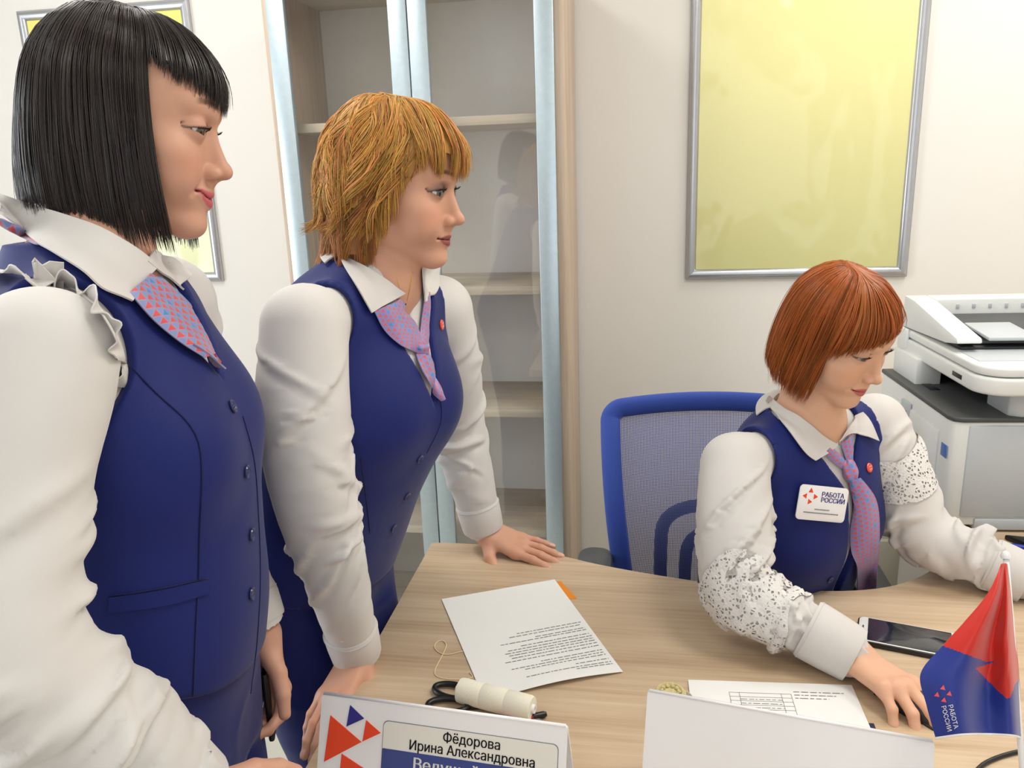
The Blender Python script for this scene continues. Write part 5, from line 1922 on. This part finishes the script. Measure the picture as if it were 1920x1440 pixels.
def bang_guides(rx, ry, rf_, zt, tip, phis, cy=-.008, crown=(0, -.034), lean=0.0):
    out = []
    for ph_ in phis:
        a = math.radians(ph_)
        ry_ = ry+(rf_-ry)*max(0, math.cos(a*1.35))
        pts = [np.array([crown[0]+math.sin(a)*.001, crown[1]+math.cos(a)*.001, zt])]
        for zf, rf in ((1.0, .20), (.93, .47), (.76, .76), (.55, .94)):
            z = zf*zt if zf < 1 else zt-.004
            pts.append(np.array([math.sin(a)*rx*rf, cy+math.cos(a)*ry_*rf, z]))
        tz = tip(ph_)
        pts.append(np.array([math.sin(a)*rx*.985+lean*.5, cy+math.cos(a)*ry_*1.0, (tz+.55*zt)/2]))
        pts.append(np.array([math.sin(a)*rx*.985+lean, cy+math.cos(a)*ry_*1.0, tz]))
        out.append(pts)
    return out
def mirror(gs): return [[np.array([-p[0], p[1], p[2]]) for p in g] for g in gs]

# ============================================================ woman with black bob
fr1 = Frame((-.533, .735, 0), (0.0, 0, 1), 12)
loft1 = Loft(fr1, [(.80, -.01, .168, .080, .125), (.90, -.005, .170, .090, .122), (1.00, 0, .163, .104, .112), (1.08, 0, .154, .108, .103), (1.15, 0, .150, .112, .102), (1.22, 0, .152, .112, .105), (1.29, -.002, .150, .094, .108), (1.345, -.010, .132, .078, .10), (1.39, -.016, .085, .066, .075), (1.425, -.018, .06, .055, .06)])
nb1 = fr1.w(0, -.008, 1.395)
head1 = Head({'rot': (18, 13, 2), 'anchor': ((0, .115, -.037), PD(434, 326, .845)), 'scale': .95, 'smile': .9, 'open': .0032, 'nose': .001, 'eye': 1.2})
SR1, SL1 = fr1.w(-.165, .012, 1.338), fr1.w(.165, -.005, 1.335)
E1, Wr1 = PD(22, 1232, .61), PD(342, 1488, .70)
fd1 = unit(Wr1-E1)
limbR1 = Limb([SR1+np.array([0, 0, .004]), (SR1*.5+E1*.5)+np.array([-.008, -.012, 0]), E1, E1*.45+Wr1*.55, Wr1], [.057, .060, .058, .054, .040], 22)
E1l, Wr1l = fr1.w(.215, -.02, 1.08), PY(488, 1186, .90)
limbL1 = Limb([SL1, (SL1+E1l)/2, E1l, (E1l+Wr1l)/2, Wr1l], [.056, .054, .048, .044, .036], 14)
hR1 = Hand(Wr1+fd1*.012, fd1+np.array([0, .1, -.1]), (-.2, -.5, .8), True, [(25, 35, 20)]*4, elbow=E1)
hL1 = Hand(Wr1l, (.03, -.03, -1), (.25, .95, .1), False, [(30, 50, 30), (35, 55, 30), (40, 60, 30), (45, 60, 30)], elbow=E1l, thumb=((.75, .55, -.35), (.45, .85, -.35), (.2, .93, -.3)))
legs1 = [([fr1.w(-.088, -.025, .86), fr1.w(-.09, -.02, .48), fr1.w(-.09, -.03, .05)], [.086, .078, .070]), ([fr1.w(.088, -.025, .86), fr1.w(.09, -.02, .48), fr1.w(.09, -.03, .05)], [.086, .078, .070])]
W1 = figure(dict(base=(-.53, .735, 0), label='standing woman with a black bob in blue vest and ruffled white blouse', fr=fr1, loft=loft1, head=head1, S=(SR1, SL1), nb=nb1, skin=SKIN1, lip=lsrgb(196, 88, 100), hair_root=lsrgb(34, 27, 27), brow=lsrgb(116, 82, 66), shadow=(lsrgb(190, 130, 115), .35), nail=lsrgb(226, 170, 160),
    hands=[hR1, hL1], sleeves=[limbR1, limbL1], folds=[(.0075, 24, .035, 2, [(0, .5), (.06, .9), (.16, 1), (.25, 1.0), (.34, 1.0), (.42, 1.0), (.5, .9)], .29), (.0045, 14, .03, 5, None)], legs=legs1, bbox=(np.array([-.80, .38, .90]), np.array([-.24, 1.12, 1.47])), hem=.988, waist=1.02,
    bust=[((-.07, .052, 1.215), (.058, .052, .062)), ((.07, .052, 1.215), (.058, .052, .062))],
    armhole=[((-.25, -.75, -.9), .069, .066, .10), (SL1-SR1+np.array([0, 0, -.2]), .066, .066, .08)], V=(1.278, .66), Vmax=.075, hem_s=-.45, hem_l=-.24, gaze=(.42, .86, -.26), iris=(.10, .06, .035), h_head=.0015, lash=.0055, neckr=.062, trap=.016, neck_f=.004))
R1 = W1['root']
hem1 = lambda p: -.136+.052*sstep(np.array(p), 60, 150)
ph = [59, 65, 72, 82, 95, 108, 122, 136, 150, 165, 180]
sw1 = lambda p, z: .24*max(0, .03-z)*float(1-sstep(np.array(float(p)), 62, 150))
side1 = bob_guides(.086, .093, .115, lambda p: float(-.134+.018*sstep(np.array(float(p)), 58, 150)), ph, tuck=.004, sweep=sw1)
for g, p in zip(side1, ph):
    if p < 75:
        g[-1] = g[-1]+np.array([-.012*(75-p)/23, .006, 0]); g[-2] = g[-2]+np.array([-.006*(75-p)/23, 0.002, 0])
side1 = side1+[[np.array([-p[0], p[1], p[2]]) for p in g] for g in side1[::-1][1:]]
bang1 = bang_guides(.086, .093, .110, .115, lambda a: .020+.034*(abs(a)/60)**2, np.linspace(-60, 60, 15))
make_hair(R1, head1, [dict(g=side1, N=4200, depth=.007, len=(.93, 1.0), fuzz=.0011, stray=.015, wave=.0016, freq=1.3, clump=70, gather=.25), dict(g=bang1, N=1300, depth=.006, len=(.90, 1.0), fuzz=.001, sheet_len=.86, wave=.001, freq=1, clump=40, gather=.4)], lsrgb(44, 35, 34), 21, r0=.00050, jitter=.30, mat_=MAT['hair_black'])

# ============================================================ woman with golden hair
O2 = np.array([-.545, 1.165, .905]); N2 = np.array([-.372, 1.165, 1.325])
fr2 = Frame(O2, N2-O2, -14)
loft2 = Loft(fr2, [(-.16, .060, .150, .080, .075), (-.06, .010, .176, .122, .115), (.03, 0, .180, .132, .122), (.12, 0, .168, .134, .115), (.20, .0, .165, .142, .118), (.28, .0, .168, .140, .124), (.345, -.004, .165, .112, .124), (.40, -.016, .142, .078, .105), (.445, -.022, .085, .064, .08), (.48, -.022, .06, .056, .06)])
nb2 = fr2.w(0, -.014, .452)
head2 = Head({'rot': (-6, 10, 0), 'anchor': ((0, .1135, -.037), PD(866, 413, 1.165)), 'scale': .97, 'smile': 0.0, 'open': .0046, 'fat': 1.0, 'nose': .002, 'liner': 1.7, 'eye': 1.18})
SR2, SL2 = fr2.w(-.180, -.004, .392), fr2.w(.180, .005, .395)
Wr2 = PY(668, 1222, 1.035); E2 = PD(588, 925, 1.075)
limbR2 = Limb([SR2, (SR2+E2)/2+np.array([-.005, -.008, 0]), E2, (E2+Wr2)/2, Wr2], [.058, .062, .054, .046, .0335], 20)
Wr2l = PY(905, 985, 1.435); E2l = PY(858, 800, 1.425)
limbL2 = Limb([SL2, (SL2+E2l)/2, E2l, (E2l+Wr2l)/2, Wr2l], [.060, .060, .054, .046, .036], 14)
hR2 = Hand(Wr2+np.array([.0, .0, -.004]), (-.16, -.90, -.36), (-.30, -.1, .92), True, [(2, 10, 8), (2, 10, 8), (4, 14, 10), (12, 22, 14)], elbow=E2, spread=(8, 2, -6, -20), thumb=((.55, .7, -.5), (.3, .9, -.4), (.2, .95, -.2)))
hL2 = Hand(Wr2l+np.array([.004, 0, -.006]), (.93, -.18, -.38), (.32, -.25, .9), False, [(-14, 8, 6), (-12, 8, 6), (-12, 8, 6), (-12, 10, 6)], elbow=E2l, thumb=((.8, .55, -.25), (.55, .8, -.2), (.4, .9, -.1)))
legs2 = [([fr2.w(-.092, .012, -.06), np.array([-.494, 1.10, .47]), np.array([-.500, 1.10, .05])], [.086, .069, .064]), ([fr2.w(.092, .012, -.06), np.array([-.494, 1.28, .47]), np.array([-.500, 1.28, .05])], [.086, .069, .064])]
W2 = figure(dict(base=(-.58, 1.17, 0), label='woman with wavy golden hair leaning on the desk in blue vest', fr=fr2, loft=loft2, head=head2, S=(SR2, SL2), nb=nb2, skin=SKIN2, lip=lsrgb(150, 72, 72), hair_root=lsrgb(120, 78, 36), brow=lsrgb(120, 84, 60), shadow=(lsrgb(60, 44, 46), .75), nail=lsrgb(226, 176, 160),
    hands=[hR2, hL2], sleeves=[limbR2, limbL2], folds=[(.0058, 22, .05, 9, [(0, .3), (.08, .8), (.24, 1.1), (.36, 1.1), (.42, .5), (.47, .05)], .27), (.0055, 15, .03, 4, [(0, .5), (.3, 1), (.36, .8), (.42, .1)], .24)], legs=legs2, bbox=(np.array([-.86, .78, .78]), np.array([-.14, 1.56, 1.42])), hem=-.03, waist=.04,
    bust=[((-.078, .07, .265), (.068, .062, .07)), ((.078, .07, .265), (.068, .062, .07))], vopen=(.405, .55),
    armhole=[((-.05, -.95, -.85), .062, .066, .10), ((.25, .8, -.7), .070, .068, .09)], V=(.305, .56), Vmax=.084, gaze=(.26, .95, -.10), iris=(.08, .09, .10), neckr=.076, chest=.15, neck_f=.006, hem_s=.0))
R2 = W2['root']
sw2 = lambda p, z: -.050*float(sstep(np.array(-z), -.055, .085))*float(1-sstep(np.array(float(p)), 60, 125))
ph2 = [46, 56, 68, 80, 92, 105, 120, 135, 150, 165, 180]
def two(gs): return gs+[[np.array([-p[0], p[1], p[2]]) for p in g] for g in gs[::-1][1:]]
lA = two(bob_guides(.088, .098, .124, lambda p: -.158+.012*max(0, (p-110)/70), ph2, sweep=sw2, tuck=.028, flip=lambda p: .020+.026*max(0, (p-80)/100)))
lB = two(bob_guides(.096, .106, .126, lambda p: -.092, ph2, sweep=sw2, tuck=.006, flip=lambda p: .024+.022*max(0, (p-80)/100)))
lC = two(bob_guides(.097, .107, .128, lambda p: -.036, ph2, sweep=sw2, tuck=.0, flip=lambda p: .018))
bang2 = bang_guides(.094, .104, .121, .127, lambda a: .021-.005*math.cos(math.radians(a*3)), np.linspace(-52, 52, 15))
gold = lsrgb(206, 150, 78)
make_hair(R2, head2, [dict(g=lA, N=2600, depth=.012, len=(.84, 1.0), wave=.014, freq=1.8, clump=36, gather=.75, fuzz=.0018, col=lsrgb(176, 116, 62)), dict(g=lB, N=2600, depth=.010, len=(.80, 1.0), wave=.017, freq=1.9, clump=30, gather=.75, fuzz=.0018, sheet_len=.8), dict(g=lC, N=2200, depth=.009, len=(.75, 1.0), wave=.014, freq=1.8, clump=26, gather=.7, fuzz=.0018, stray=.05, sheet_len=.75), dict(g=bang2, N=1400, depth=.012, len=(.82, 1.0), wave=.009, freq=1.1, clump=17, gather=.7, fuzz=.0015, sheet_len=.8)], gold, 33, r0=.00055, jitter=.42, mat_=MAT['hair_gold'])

# ============================================================ seated woman with copper hair
O3 = np.array([.250, 1.505, .545]); N3 = np.array([.300, 1.372, 1.035])
fr3 = Frame(O3, N3-O3, -51)
loft3 = Loft(fr3, [(-.05, -.02, .185, .12, .13), (.03, 0, .172, .12, .118), (.13, .0, .152, .112, .106), (.22, 0, .146, .112, .102), (.31, 0, .150, .118, .102), (.375, 0, .152, .108, .102), (.435, -.006, .145, .092, .10), (.485, -.014, .128, .070, .09), (.52, -.02, .08, .058, .07), (.55, -.022, .056, .05, .055)])
nb3 = fr3.w(0, -.014, .520)
head3 = Head({'rot': (-46, 24, -3), 'anchor': ((0, .1125, -.037), PD(1649, 716, 1.255)), 'scale': .93, 'smile': .25, 'open': .0028, 'fat': .5})
SR3, SL3 = fr3.w(-.176, -.012, .484), fr3.w(.160, .005, .470)
E3 = PD(1388, 1105, 1.235); Wr3 = PZ(1590, 1222, .785)
limbR3 = Limb([SR3, (SR3+E3)/2+np.array([-.006, -.01, 0]), E3, (E3+Wr3)/2+np.array([0, 0, -.002]), Wr3], [.055, .058, .053, .041, .034], 24)
E3l = PD(1735, 1005, 1.43); Wr3l = PZ(1915, 1082, .785)
limbL3 = Limb([SL3, (SL3+E3l)/2, E3l, (E3l+Wr3l)/2, Wr3l], [.054, .056, .053, .046, .036], 16)
hR3 = Hand(Wr3+np.array([.006, -.004, -.002]), (.56, -.82, -.06), (.12, .05, .99), True, [(22, 26, 14), (20, 24, 14), (26, 34, 22), (30, 34, 22)], elbow=E3, spread=(4, 1, -6, -14), thumb=((.75, .6, -.3), (.35, .92, -.3), (.1, .97, -.2)))
hL3 = Hand(Wr3l, (.95, -.25, -.1), (.1, 0, 1), False, [(20, 25, 15)]*4, elbow=E3l)
kneeR, kneeL = np.array([.28, 1.10, .50]), np.array([.47, 1.18, .50])
legs3 = [([fr3.w(-.09, .02, .02), kneeR, np.array([.29, 1.12, .05])], [.095, .075, .06]), ([fr3.w(.09, .02, .02), kneeL, np.array([.48, 1.20, .05])], [.095, .075, .06])]
W3 = figure(dict(base=(.25, 1.45, 0), label='seated woman with a copper bob, name badge and long patterned tie', fr=fr3, loft=loft3, head=head3, S=(SR3, SL3), nb=nb3, skin=SKIN3, lip=lsrgb(196, 96, 96), hair_root=lsrgb(120, 48, 16), brow=lsrgb(170, 118, 84), shadow=(lsrgb(196, 150, 132), .4), nail=lsrgb(96, 54, 48),
    hands=[hR3, hL3], sleeves=[limbR3, limbL3], folds=[(.0072, 24, .045, 14, [(0, .5), (.06, 1.1), (.2, 1.2), (.28, 1.0), (.38, .8), (.43, .2), (.47, .0)], .28), (.0068, 18, .04, 19, None, .26)], legs=legs3, bbox=(np.array([-.02, 1.02, .50]), np.array([.80, 1.72, 1.13])), hem=-.02, waist=.06,
    bust=[((-.07, .055, .315), (.058, .052, .06)), ((.07, .055, .315), (.058, .052, .06))],
    armhole=[((-.55, -.6, -.9), .059, .062, .10), ((.8, .35, -.6), .060, .060, .09)], V=(.425, .62), Vmax=.07, slit=(.002, .010), gaze=(.18, .90, -.30), iris=(.10, .12, .11), neckr=.074))
R3 = W3['root']
ph3 = [54, 62, 72, 84, 96, 108, 122, 136, 150, 165, 180]
side3 = two(bob_guides(.085, .093, .115, lambda p: float(-.132+.010*sstep(np.array(float(p)), 60, 150)), ph3, tuck=.016, flip=lambda p: .004+.012*max(0, (p-130)/50)))
bang3 = bang_guides(.086, .093, .109, .115, lambda a: .036-.056*max(0, a/56)**1.2+.010*max(0, -a/56), np.linspace(-56, 56, 15), lean=.014)
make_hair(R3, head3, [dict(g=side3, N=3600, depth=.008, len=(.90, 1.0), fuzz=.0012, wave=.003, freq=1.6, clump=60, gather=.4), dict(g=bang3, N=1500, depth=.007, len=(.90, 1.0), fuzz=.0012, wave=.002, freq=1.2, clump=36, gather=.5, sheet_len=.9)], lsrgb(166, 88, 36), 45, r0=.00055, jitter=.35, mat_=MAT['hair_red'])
# ------------------------------------------------------------------ details of the clothing
def both(W): return lambda P: np.minimum(W['outer'](P), W['neck'](P))
def knot(parent, fn, x, y, rx, ry, rz, ax_px, m, off=.006, name='knot'):
    """tied knot: a creased ball of cloth lying on the chest"""
    p, n = hit(fn, x, y)
    p2, _ = hit(fn, x+ax_px[0], y+ax_px[1])
    U = unit((p2-p)-n*((p2-p)@n)); V_ = np.cross(n, U)
    c = p+n*off
    G = []
    for i in range(19):
        a = math.pi*i/18
        row = []
        for j in range(25):
            t = 2*math.pi*j/24
            cr = 1+.07*math.sin(5*t+2*math.cos(a))+.05*math.sin(3*a*2)
            row.append(c+cr*(U*rx*math.cos(a)+V_*ry*math.sin(a)*math.cos(t)+n*rz*math.sin(a)*math.sin(t)))
        G.append(row)
    return grid_mesh(name, np.array(G), m, parent)

# ---- black-haired woman
f1 = both(W1); ou1 = W1['outer']; v1 = W1['vest']
patch('collar_wing', f1, [[(12, 366), (90, 392), (150, 416), (215, 448), (262, 480), (285, 500)], [(8, 388), (75, 424), (135, 458), (195, 500), (235, 525), (258, 532)], [(4, 412), (60, 452), (120, 497), (172, 534), (208, 558), (238, 571)]], .007, MAT['white_cloth'], R1, nu=30, nv=11, thick=.002)
patch('collar_wing', f1, [[(278, 470), (318, 492), (353, 521)], [(266, 492), (302, 522), (334, 549)]], .007, MAT['white_cloth'], R1, nu=16, nv=7, thick=.002)
sc1 = patch('scarf', ou1, [[(232, 556), (275, 604), (328, 648), (372, 676)], [(252, 536), (305, 586), (352, 632), (385, 672)], [(274, 512), (330, 560), (374, 610), (400, 664)]], .007, MAT['scarf_a'], R1, nu=30, nv=13, bulge=.006)
patch('scarf_tail', ou1, [[(346, 654), (376, 674), (406, 699)], [(372, 654), (390, 668), (409, 694)], [(396, 654), (403, 668), (411, 688)]], .011, MAT['scarf_a'], sc1, nu=14, nv=9)
patch('scarf_back', ou1, [[(3, 417), (40, 433), (82, 456)], [(3, 430), (36, 449), (76, 464)]], .004, MAT['scarf_a'], sc1, nu=12, nv=5)
V1o = W1['vest_o']
for x, y in ((434, 763), (460, 884), (470, 1002), (470, 1113)): button(V1o, v1, x, y, .0074)
seam(V1o, v1, [(240, 682), (295, 739), (350, 790), (372, 829), (378, 890), (374, 1000), (372, 1090)])
seam(V1o, v1, [(370, 1115), (366, 1200), (362, 1305)])
seam(V1o, v1, [(455, 780), (476, 860), (484, 960), (488, 1080), (482, 1200), (470, 1300)], r=.0006)
patch('pocket_welt', v1, [[(204, 1120), (300, 1106), (388, 1086)], [(204, 1148), (300, 1136), (391, 1112)]], .0018, MAT['navy'], V1o, nu=20, nv=4, thick=.002)
seam(V1o, v1, [(204, 1118), (300, 1104), (389, 1084)], r=.0009)
# ruffle along the armhole
rp = catmull(np.array([(-40, 512), (0, 514), (60, 524), (115, 538), (165, 562), (196, 606), (218, 650), (230, 690), (226, 728)], float), 110)
Gr = []
for i, (x, y) in enumerate(rp):
    p, n = hit(ou1, x, y)
    s = i/109
    tdir_ = rp[min(i+1, 109)]-rp[max(i-1, 0)]
    nrm = np.array([tdir_[1], -tdir_[0]])/(np.hypot(*tdir_)+1e-9)      # towards the neck side in the picture
    p2, n2 = hit(ou1, x-nrm[0]*24, y-nrm[1]*24)
    w_ = unit((p-p2)-n*((p-p2)@n))
    row = []
    for v in np.linspace(0, 1, 7):
        wob = math.sin(i*.33+1.3*math.sin(i*.11))*.0070*v**1.2+math.sin(i*.19)*.003*v
        row.append(p+n*(.002+.007*v+wob+.002*math.sin(i*.9)*v)-w_*.026*(v-.2)+np.array([0, 0, .004*v]))
    Gr.append(row)
grid_mesh('ruffle', np.array(Gr), MAT['white_cloth'], W1['blouse_o'], thick=.0012)
cuff(R1, Wr1-fd1*.045, Wr1+fd1*.008, .043, .041)
dl = unit(Wr1l-E1l)
cuff(R1, Wr1l-dl*.055, Wr1l-dl*.012, .040, .038)
hp = hL1.mid+np.array([.012, -.026, -.045])
o = box('held_phone', (-.008, -.004, -.055), (.03, .004, .05), MAT['black_plastic'], None, bevel=.003, R=Frame((0, 0, 0), (0, 0, 1), 20).M.astype(float), c=hp)
tag(o, 'dark phone held low in the black-haired woman\'s far hand', 'phone')

# ---- golden-haired woman
f2 = both(W2); ou2 = W2['outer']; v2 = W2['vest']; V2o = W2['vest_o']
collar(R2, fr2, (-.016, .462), ou2, rn=.064, rnf=.056, open_=125, stand=.012, stand_f=.02, fall=.032, point=.0)
patch('collar_wing', f2, [[(646, 484), (690, 506), (725, 528), (756, 547)], [(643, 487), (675, 522), (705, 552), (728, 566)], [(641, 490), (656, 528), (674, 562), (690, 588)]], .007, MAT['white_cloth'], R2, nu=24, nv=11, thick=.002)
patch('collar_wing', f2, [[(784, 500), (786, 530), (789, 566)], [(806, 493), (804, 525), (800, 560)], [(830, 487), (823, 520), (812, 555)]], .007, MAT['white_cloth'], R2, nu=18, nv=9, thick=.002)
s2_ = patch('scarf', ou2, [[(697, 585), (716, 620), (745, 648), (774, 662)], [(722, 572), (742, 604), (764, 634), (780, 656)], [(746, 560), (766, 590), (780, 620), (790, 650)]], .005, MAT['scarf_b'], R2, nu=24, nv=11, bulge=.006)
patch('scarf_band', ou2, [[(790, 562), (785, 600), (780, 650)], [(798, 552), (795, 600), (789, 650)], [(806, 546), (803, 600), (797, 650)]], .005, MAT['scarf_b'], s2_, nu=16, nv=7, bulge=.004)
knot(s2_, ou2, 784, 657, .017, .011, .011, (20, 3), MAT['scarf_b'])
patch('scarf_tail', ou2, [[(774, 666), (782, 690), (800, 722), (821, 752)], [(786, 668), (797, 695), (811, 722), (823, 750)], [(798, 664), (810, 690), (820, 718), (826, 746)]], .006, MAT['scarf_b'], s2_, nu=18, nv=9, bulge=.005)
for x, y in ((786, 860), (762, 930), (737, 990)): button(V2o, v2, x, y, .0072)
seam(V2o, v2, [(826, 752), (828, 775), (824, 800), (800, 850)], r=.0007)
seam(V2o, v2, [(676, 860), (686, 930), (694, 1000)], r=.0007)
neckl = []
for x, y in catmull(np.array([(738, 505), (748, 540), (757, 572), (766, 545), (772, 510)], float), 40):
    p, n = hit(W2['neck'], x, y); neckl.append(p+n*.0012)
ch2 = tube('necklace', np.array(neckl), .0008, MAT['gold'], R2, k=6)
p, n = hit(W2['neck'], 757, 574)
box('pendant', (-.001, -.0008, -.006), (.001, .0008, .006), MAT['gold'], ch2, R=np.stack([unit(np.cross((0, 0, 1), n)), n, np.cross(unit(np.cross((0, 0, 1), n)), n)], 1), c=p+n*.002)
d2_ = unit(Wr2-E2); cf = cuff(R2, Wr2-d2_*.052, Wr2+d2_*.004, .0380, .0365)
p, n = hit(lambda P: cone(P, Wr2-d2_*.052, Wr2+d2_*.004, .0400, .0385), 641, 1199)
if p is not None: lathe('cuff_button', [(0, 0), (.004, 0), (.0045, .001), (.003, .002), (0, .0016)], MAT['pearl'], cf, p, n, 14)
d2l = unit(Wr2l-E2l); cuff(R2, Wr2l-d2l*.050, Wr2l+d2l*.006, .0400, .0385)
def pin(parent, fn, x, y, r=.0085):
    p, n = hit(fn, x, y)
    MAT.setdefault('pin', mat('orange_pin', S(226, 72, 48), .35, coat=.4, var=.03))
    MAT.setdefault('pin_l', mat('pin_pale_print', S(250, 190, 170), .4, var=.02))
    o = lathe('lapel_pin', [(0, 0), (r, 0), (r*1.02, .0012), (r*.9, .0024), (0, .0028)], MAT['pin'], parent, p+n*.0005, n, 28)
    U = unit(np.cross((0, 0, 1), n)); V_ = np.cross(n, U)
    for k in range(4):
        a = math.pi/4+k*math.pi/2
        c = p+n*.0034+(U*math.cos(a)+V_*math.sin(a))*r*.42
        prism('pin_mark', [(r*.24*math.cos(t), r*.24*math.sin(t)) for t in (a, a+2.1, a+4.2)], 0, .0003, MAT['pin_l'], o, axes=(U, V_, n), origin=c)
pin(R2, v2, 827, 609)

# ---- copper-haired woman
f3 = both(W3); ou3 = W3['outer']; v3 = W3['vest']; V3o = W3['vest_o']
collar(R3, fr3, (-.016, .512), ou3, rn=.062, rnf=.054, open_=125, stand=.026, stand_f=.02, fall=.030, point=.0)
patch('collar_wing', f3, [[(1443, 748), (1482, 770), (1522, 800), (1552, 822), (1565, 834)], [(1441, 752), (1470, 780), (1505, 815), (1530, 838), (1546, 850)], [(1440, 756), (1462, 790), (1488, 827), (1510, 854), (1524, 863)]], .007, MAT['white_cloth'], R3, nu=24, nv=11, thick=.002)
patch('collar_wing', f3, [[(1568, 826), (1585, 800), (1612, 776)], [(1578, 818), (1602, 803), (1625, 790)], [(1590, 810), (1618, 818), (1641, 826)]], .007, MAT['white_cloth'], R3, nu=18, nv=9, thick=.002)
s3_ = patch('tie', ou3, [[(1590, 902), (1598, 950), (1601, 1030), (1598, 1112)], [(1602, 900), (1617, 950), (1619, 1030), (1616, 1112)], [(1606, 896), (1633, 935), (1640, 1000), (1633, 1112)]], .009, MAT['scarf_b'], R3, nu=34, nv=9, bulge=.002)
knot(s3_, ou3, 1587, 884, .021, .015, .010, (14, 36), MAT['scarf_b'], off=.008)
patch('tie_band', ou3, [[(1540, 848), (1560, 868), (1576, 880)], [(1552, 836), (1570, 852), (1588, 874)]], .005, MAT['scarf_b'], s3_, nu=12, nv=7, bulge=.004)
patch('tie_band', ou3, [[(1572, 832), (1578, 850), (1584, 874)], [(1592, 812), (1596, 845), (1598, 872)]], .005, MAT['scarf_b'], s3_, nu=12, nv=7, bulge=.004)
button(V3o, v3, 1556, 1086, .0068)
pin(R3, v3, 1629, 877, .0082)
d3 = unit(Wr3-E3); cuff(R3, Wr3-d3*.062, Wr3+d3*.010, .0425, .0395)
d3l = unit(Wr3l-E3l); cuff(R3, Wr3l-d3l*.050, Wr3l+d3l*.008, .043, .041)
# lace insets round the upper sleeves
def lace_band(limb, fn, s0, s1, wav, parent, seed, thn=(0, 2*math.pi)):
    nS, nT = 22, 64
    G, UVs = [], []
    for j in range(nT+1):
        t = thn[0]+(thn[1]-thn[0])*j/nT
        row = []
        for i in range(nS):
            v = i/(nS-1)
            a0 = s0+wav*math.sin(t*2+seed); a1 = s1+wav*math.sin(t*2+seed)*.5+.004*abs(math.sin(t*7))
            s = a0+(a1-a0)*v
            k = np.clip(np.searchsorted(limb.d, s)-1, 0, len(limb.d)-2)
            f_ = (s-limb.d[k])/(limb.d[k+1]-limb.d[k])
            c = limb.P[k]*(1-f_)+limb.P[k+1]*f_
            r = limb.R[k]*(1-f_)+limb.R[k+1]*f_
            row.append(c+r*(limb.N[k]*math.cos(t)+limb.B[k]*math.sin(t)))
            UVs.append((t*.058, s))
        G.append(row)
    G = push_out(fn, np.array(G), .002)
    for _ in range(3):
        G[1:-1] = G[1:-1]*.5+(G[:-2]+G[2:])*.25
        G[:, 1:-1] = G[:, 1:-1]*.5+(G[:, :-2]+G[:, 2:])*.25
    G = push_out(fn, G, .0015)
    UVa = np.array(UVs).reshape(nT+1, nS, 2)
    b_ = grid_mesh('lace_ground', G, MAT['lace_ground'], parent, uv=UVa)
    grid_mesh('lace', push_out(fn, G, .0034), MAT['lace'], parent, uv=UVa)
sl3 = sleeve_fn(limbR3, .0072, 24, .045, 14, [(0, .5), (.06, 1.1), (.2, 1.2), (.28, 1.0), (.38, .8), (.43, .2), (.47, .0)], .28)
sl3l = sleeve_fn(limbL3, .0068, 18, .04, 19, None, .26)
lace_band(limbR3, sl3, .165, .285, .02, W3['blouse_o'], 1)
lace_band(limbL3, sl3l, .055, .135, .015, W3['blouse_o'], 2)
# name badge
p, n = hit(v3, 1538, 943)
pl, _ = hit(v3, 1492, 939); prr, _ = hit(v3, 1588, 948)
U = unit((prr-pl)); U = unit(U-n*(U@n)); V_ = np.cross(n, U)
bd = prism('name_badge', rrect(.094, .058, .007, 5), 0, .0022, MAT['acrylic'], R3, bevel=.0006, axes=(U, V_, n), origin=p+n*.004)
for dx, dy, a0 in ((-.026, .0195, 90), (-.0355, .0105, 60), (-.0165, .0105, 120), (-.026, .0015, 0)):
    prism('badge_triangle', [(dx+.0052*math.cos(math.radians(a0+t)), dy+.0052*math.sin(math.radians(a0+t))) for t in (0, 120, 240)], .0022, .0026, MAT['logo_red'], bd, axes=(U, V_, n), origin=p+n*.004)
bo = p+n*.0068
text('badge_text', 'РАБОТА', .0108, bo+U*-.005+V_*.0122, U, V_, MAT['logo_blue'], bd, align='LEFT', bold=.0003)
text('badge_text', 'РОССИИ', .0108, bo+U*-.005+V_*.0028, U, V_, MAT['logo_blue'], bd, align='LEFT', bold=.0003)
q = random.Random(4)
Vb, Fb = [], []
for y0, x0, x1 in ((-.0110, -.014, .014), (-.0170, -.034, .032)):
    x = x0
    while x < x1:
        w = q.uniform(.0012, .003); i = len(Vb)
        Vb += [bo+U*x+V_*y0, bo+U*(x+w)+V_*y0, bo+U*(x+w)+V_*(y0+.0018), bo+U*x+V_*(y0+.0018)]
        Fb.append((i, i+1, i+2, i+3)); x += w+.0005
pyd('badge_small_print', Vb, Fb, MAT['ink'], bd)
# shoes
for W_, az_, pts in ((R1, 12, legs1), (R2, -20, legs2), (R3, -60, legs3)):
    for l_, _ in pts: shoe(W_, (l_[-1][0], l_[-1][1], 0), az_)
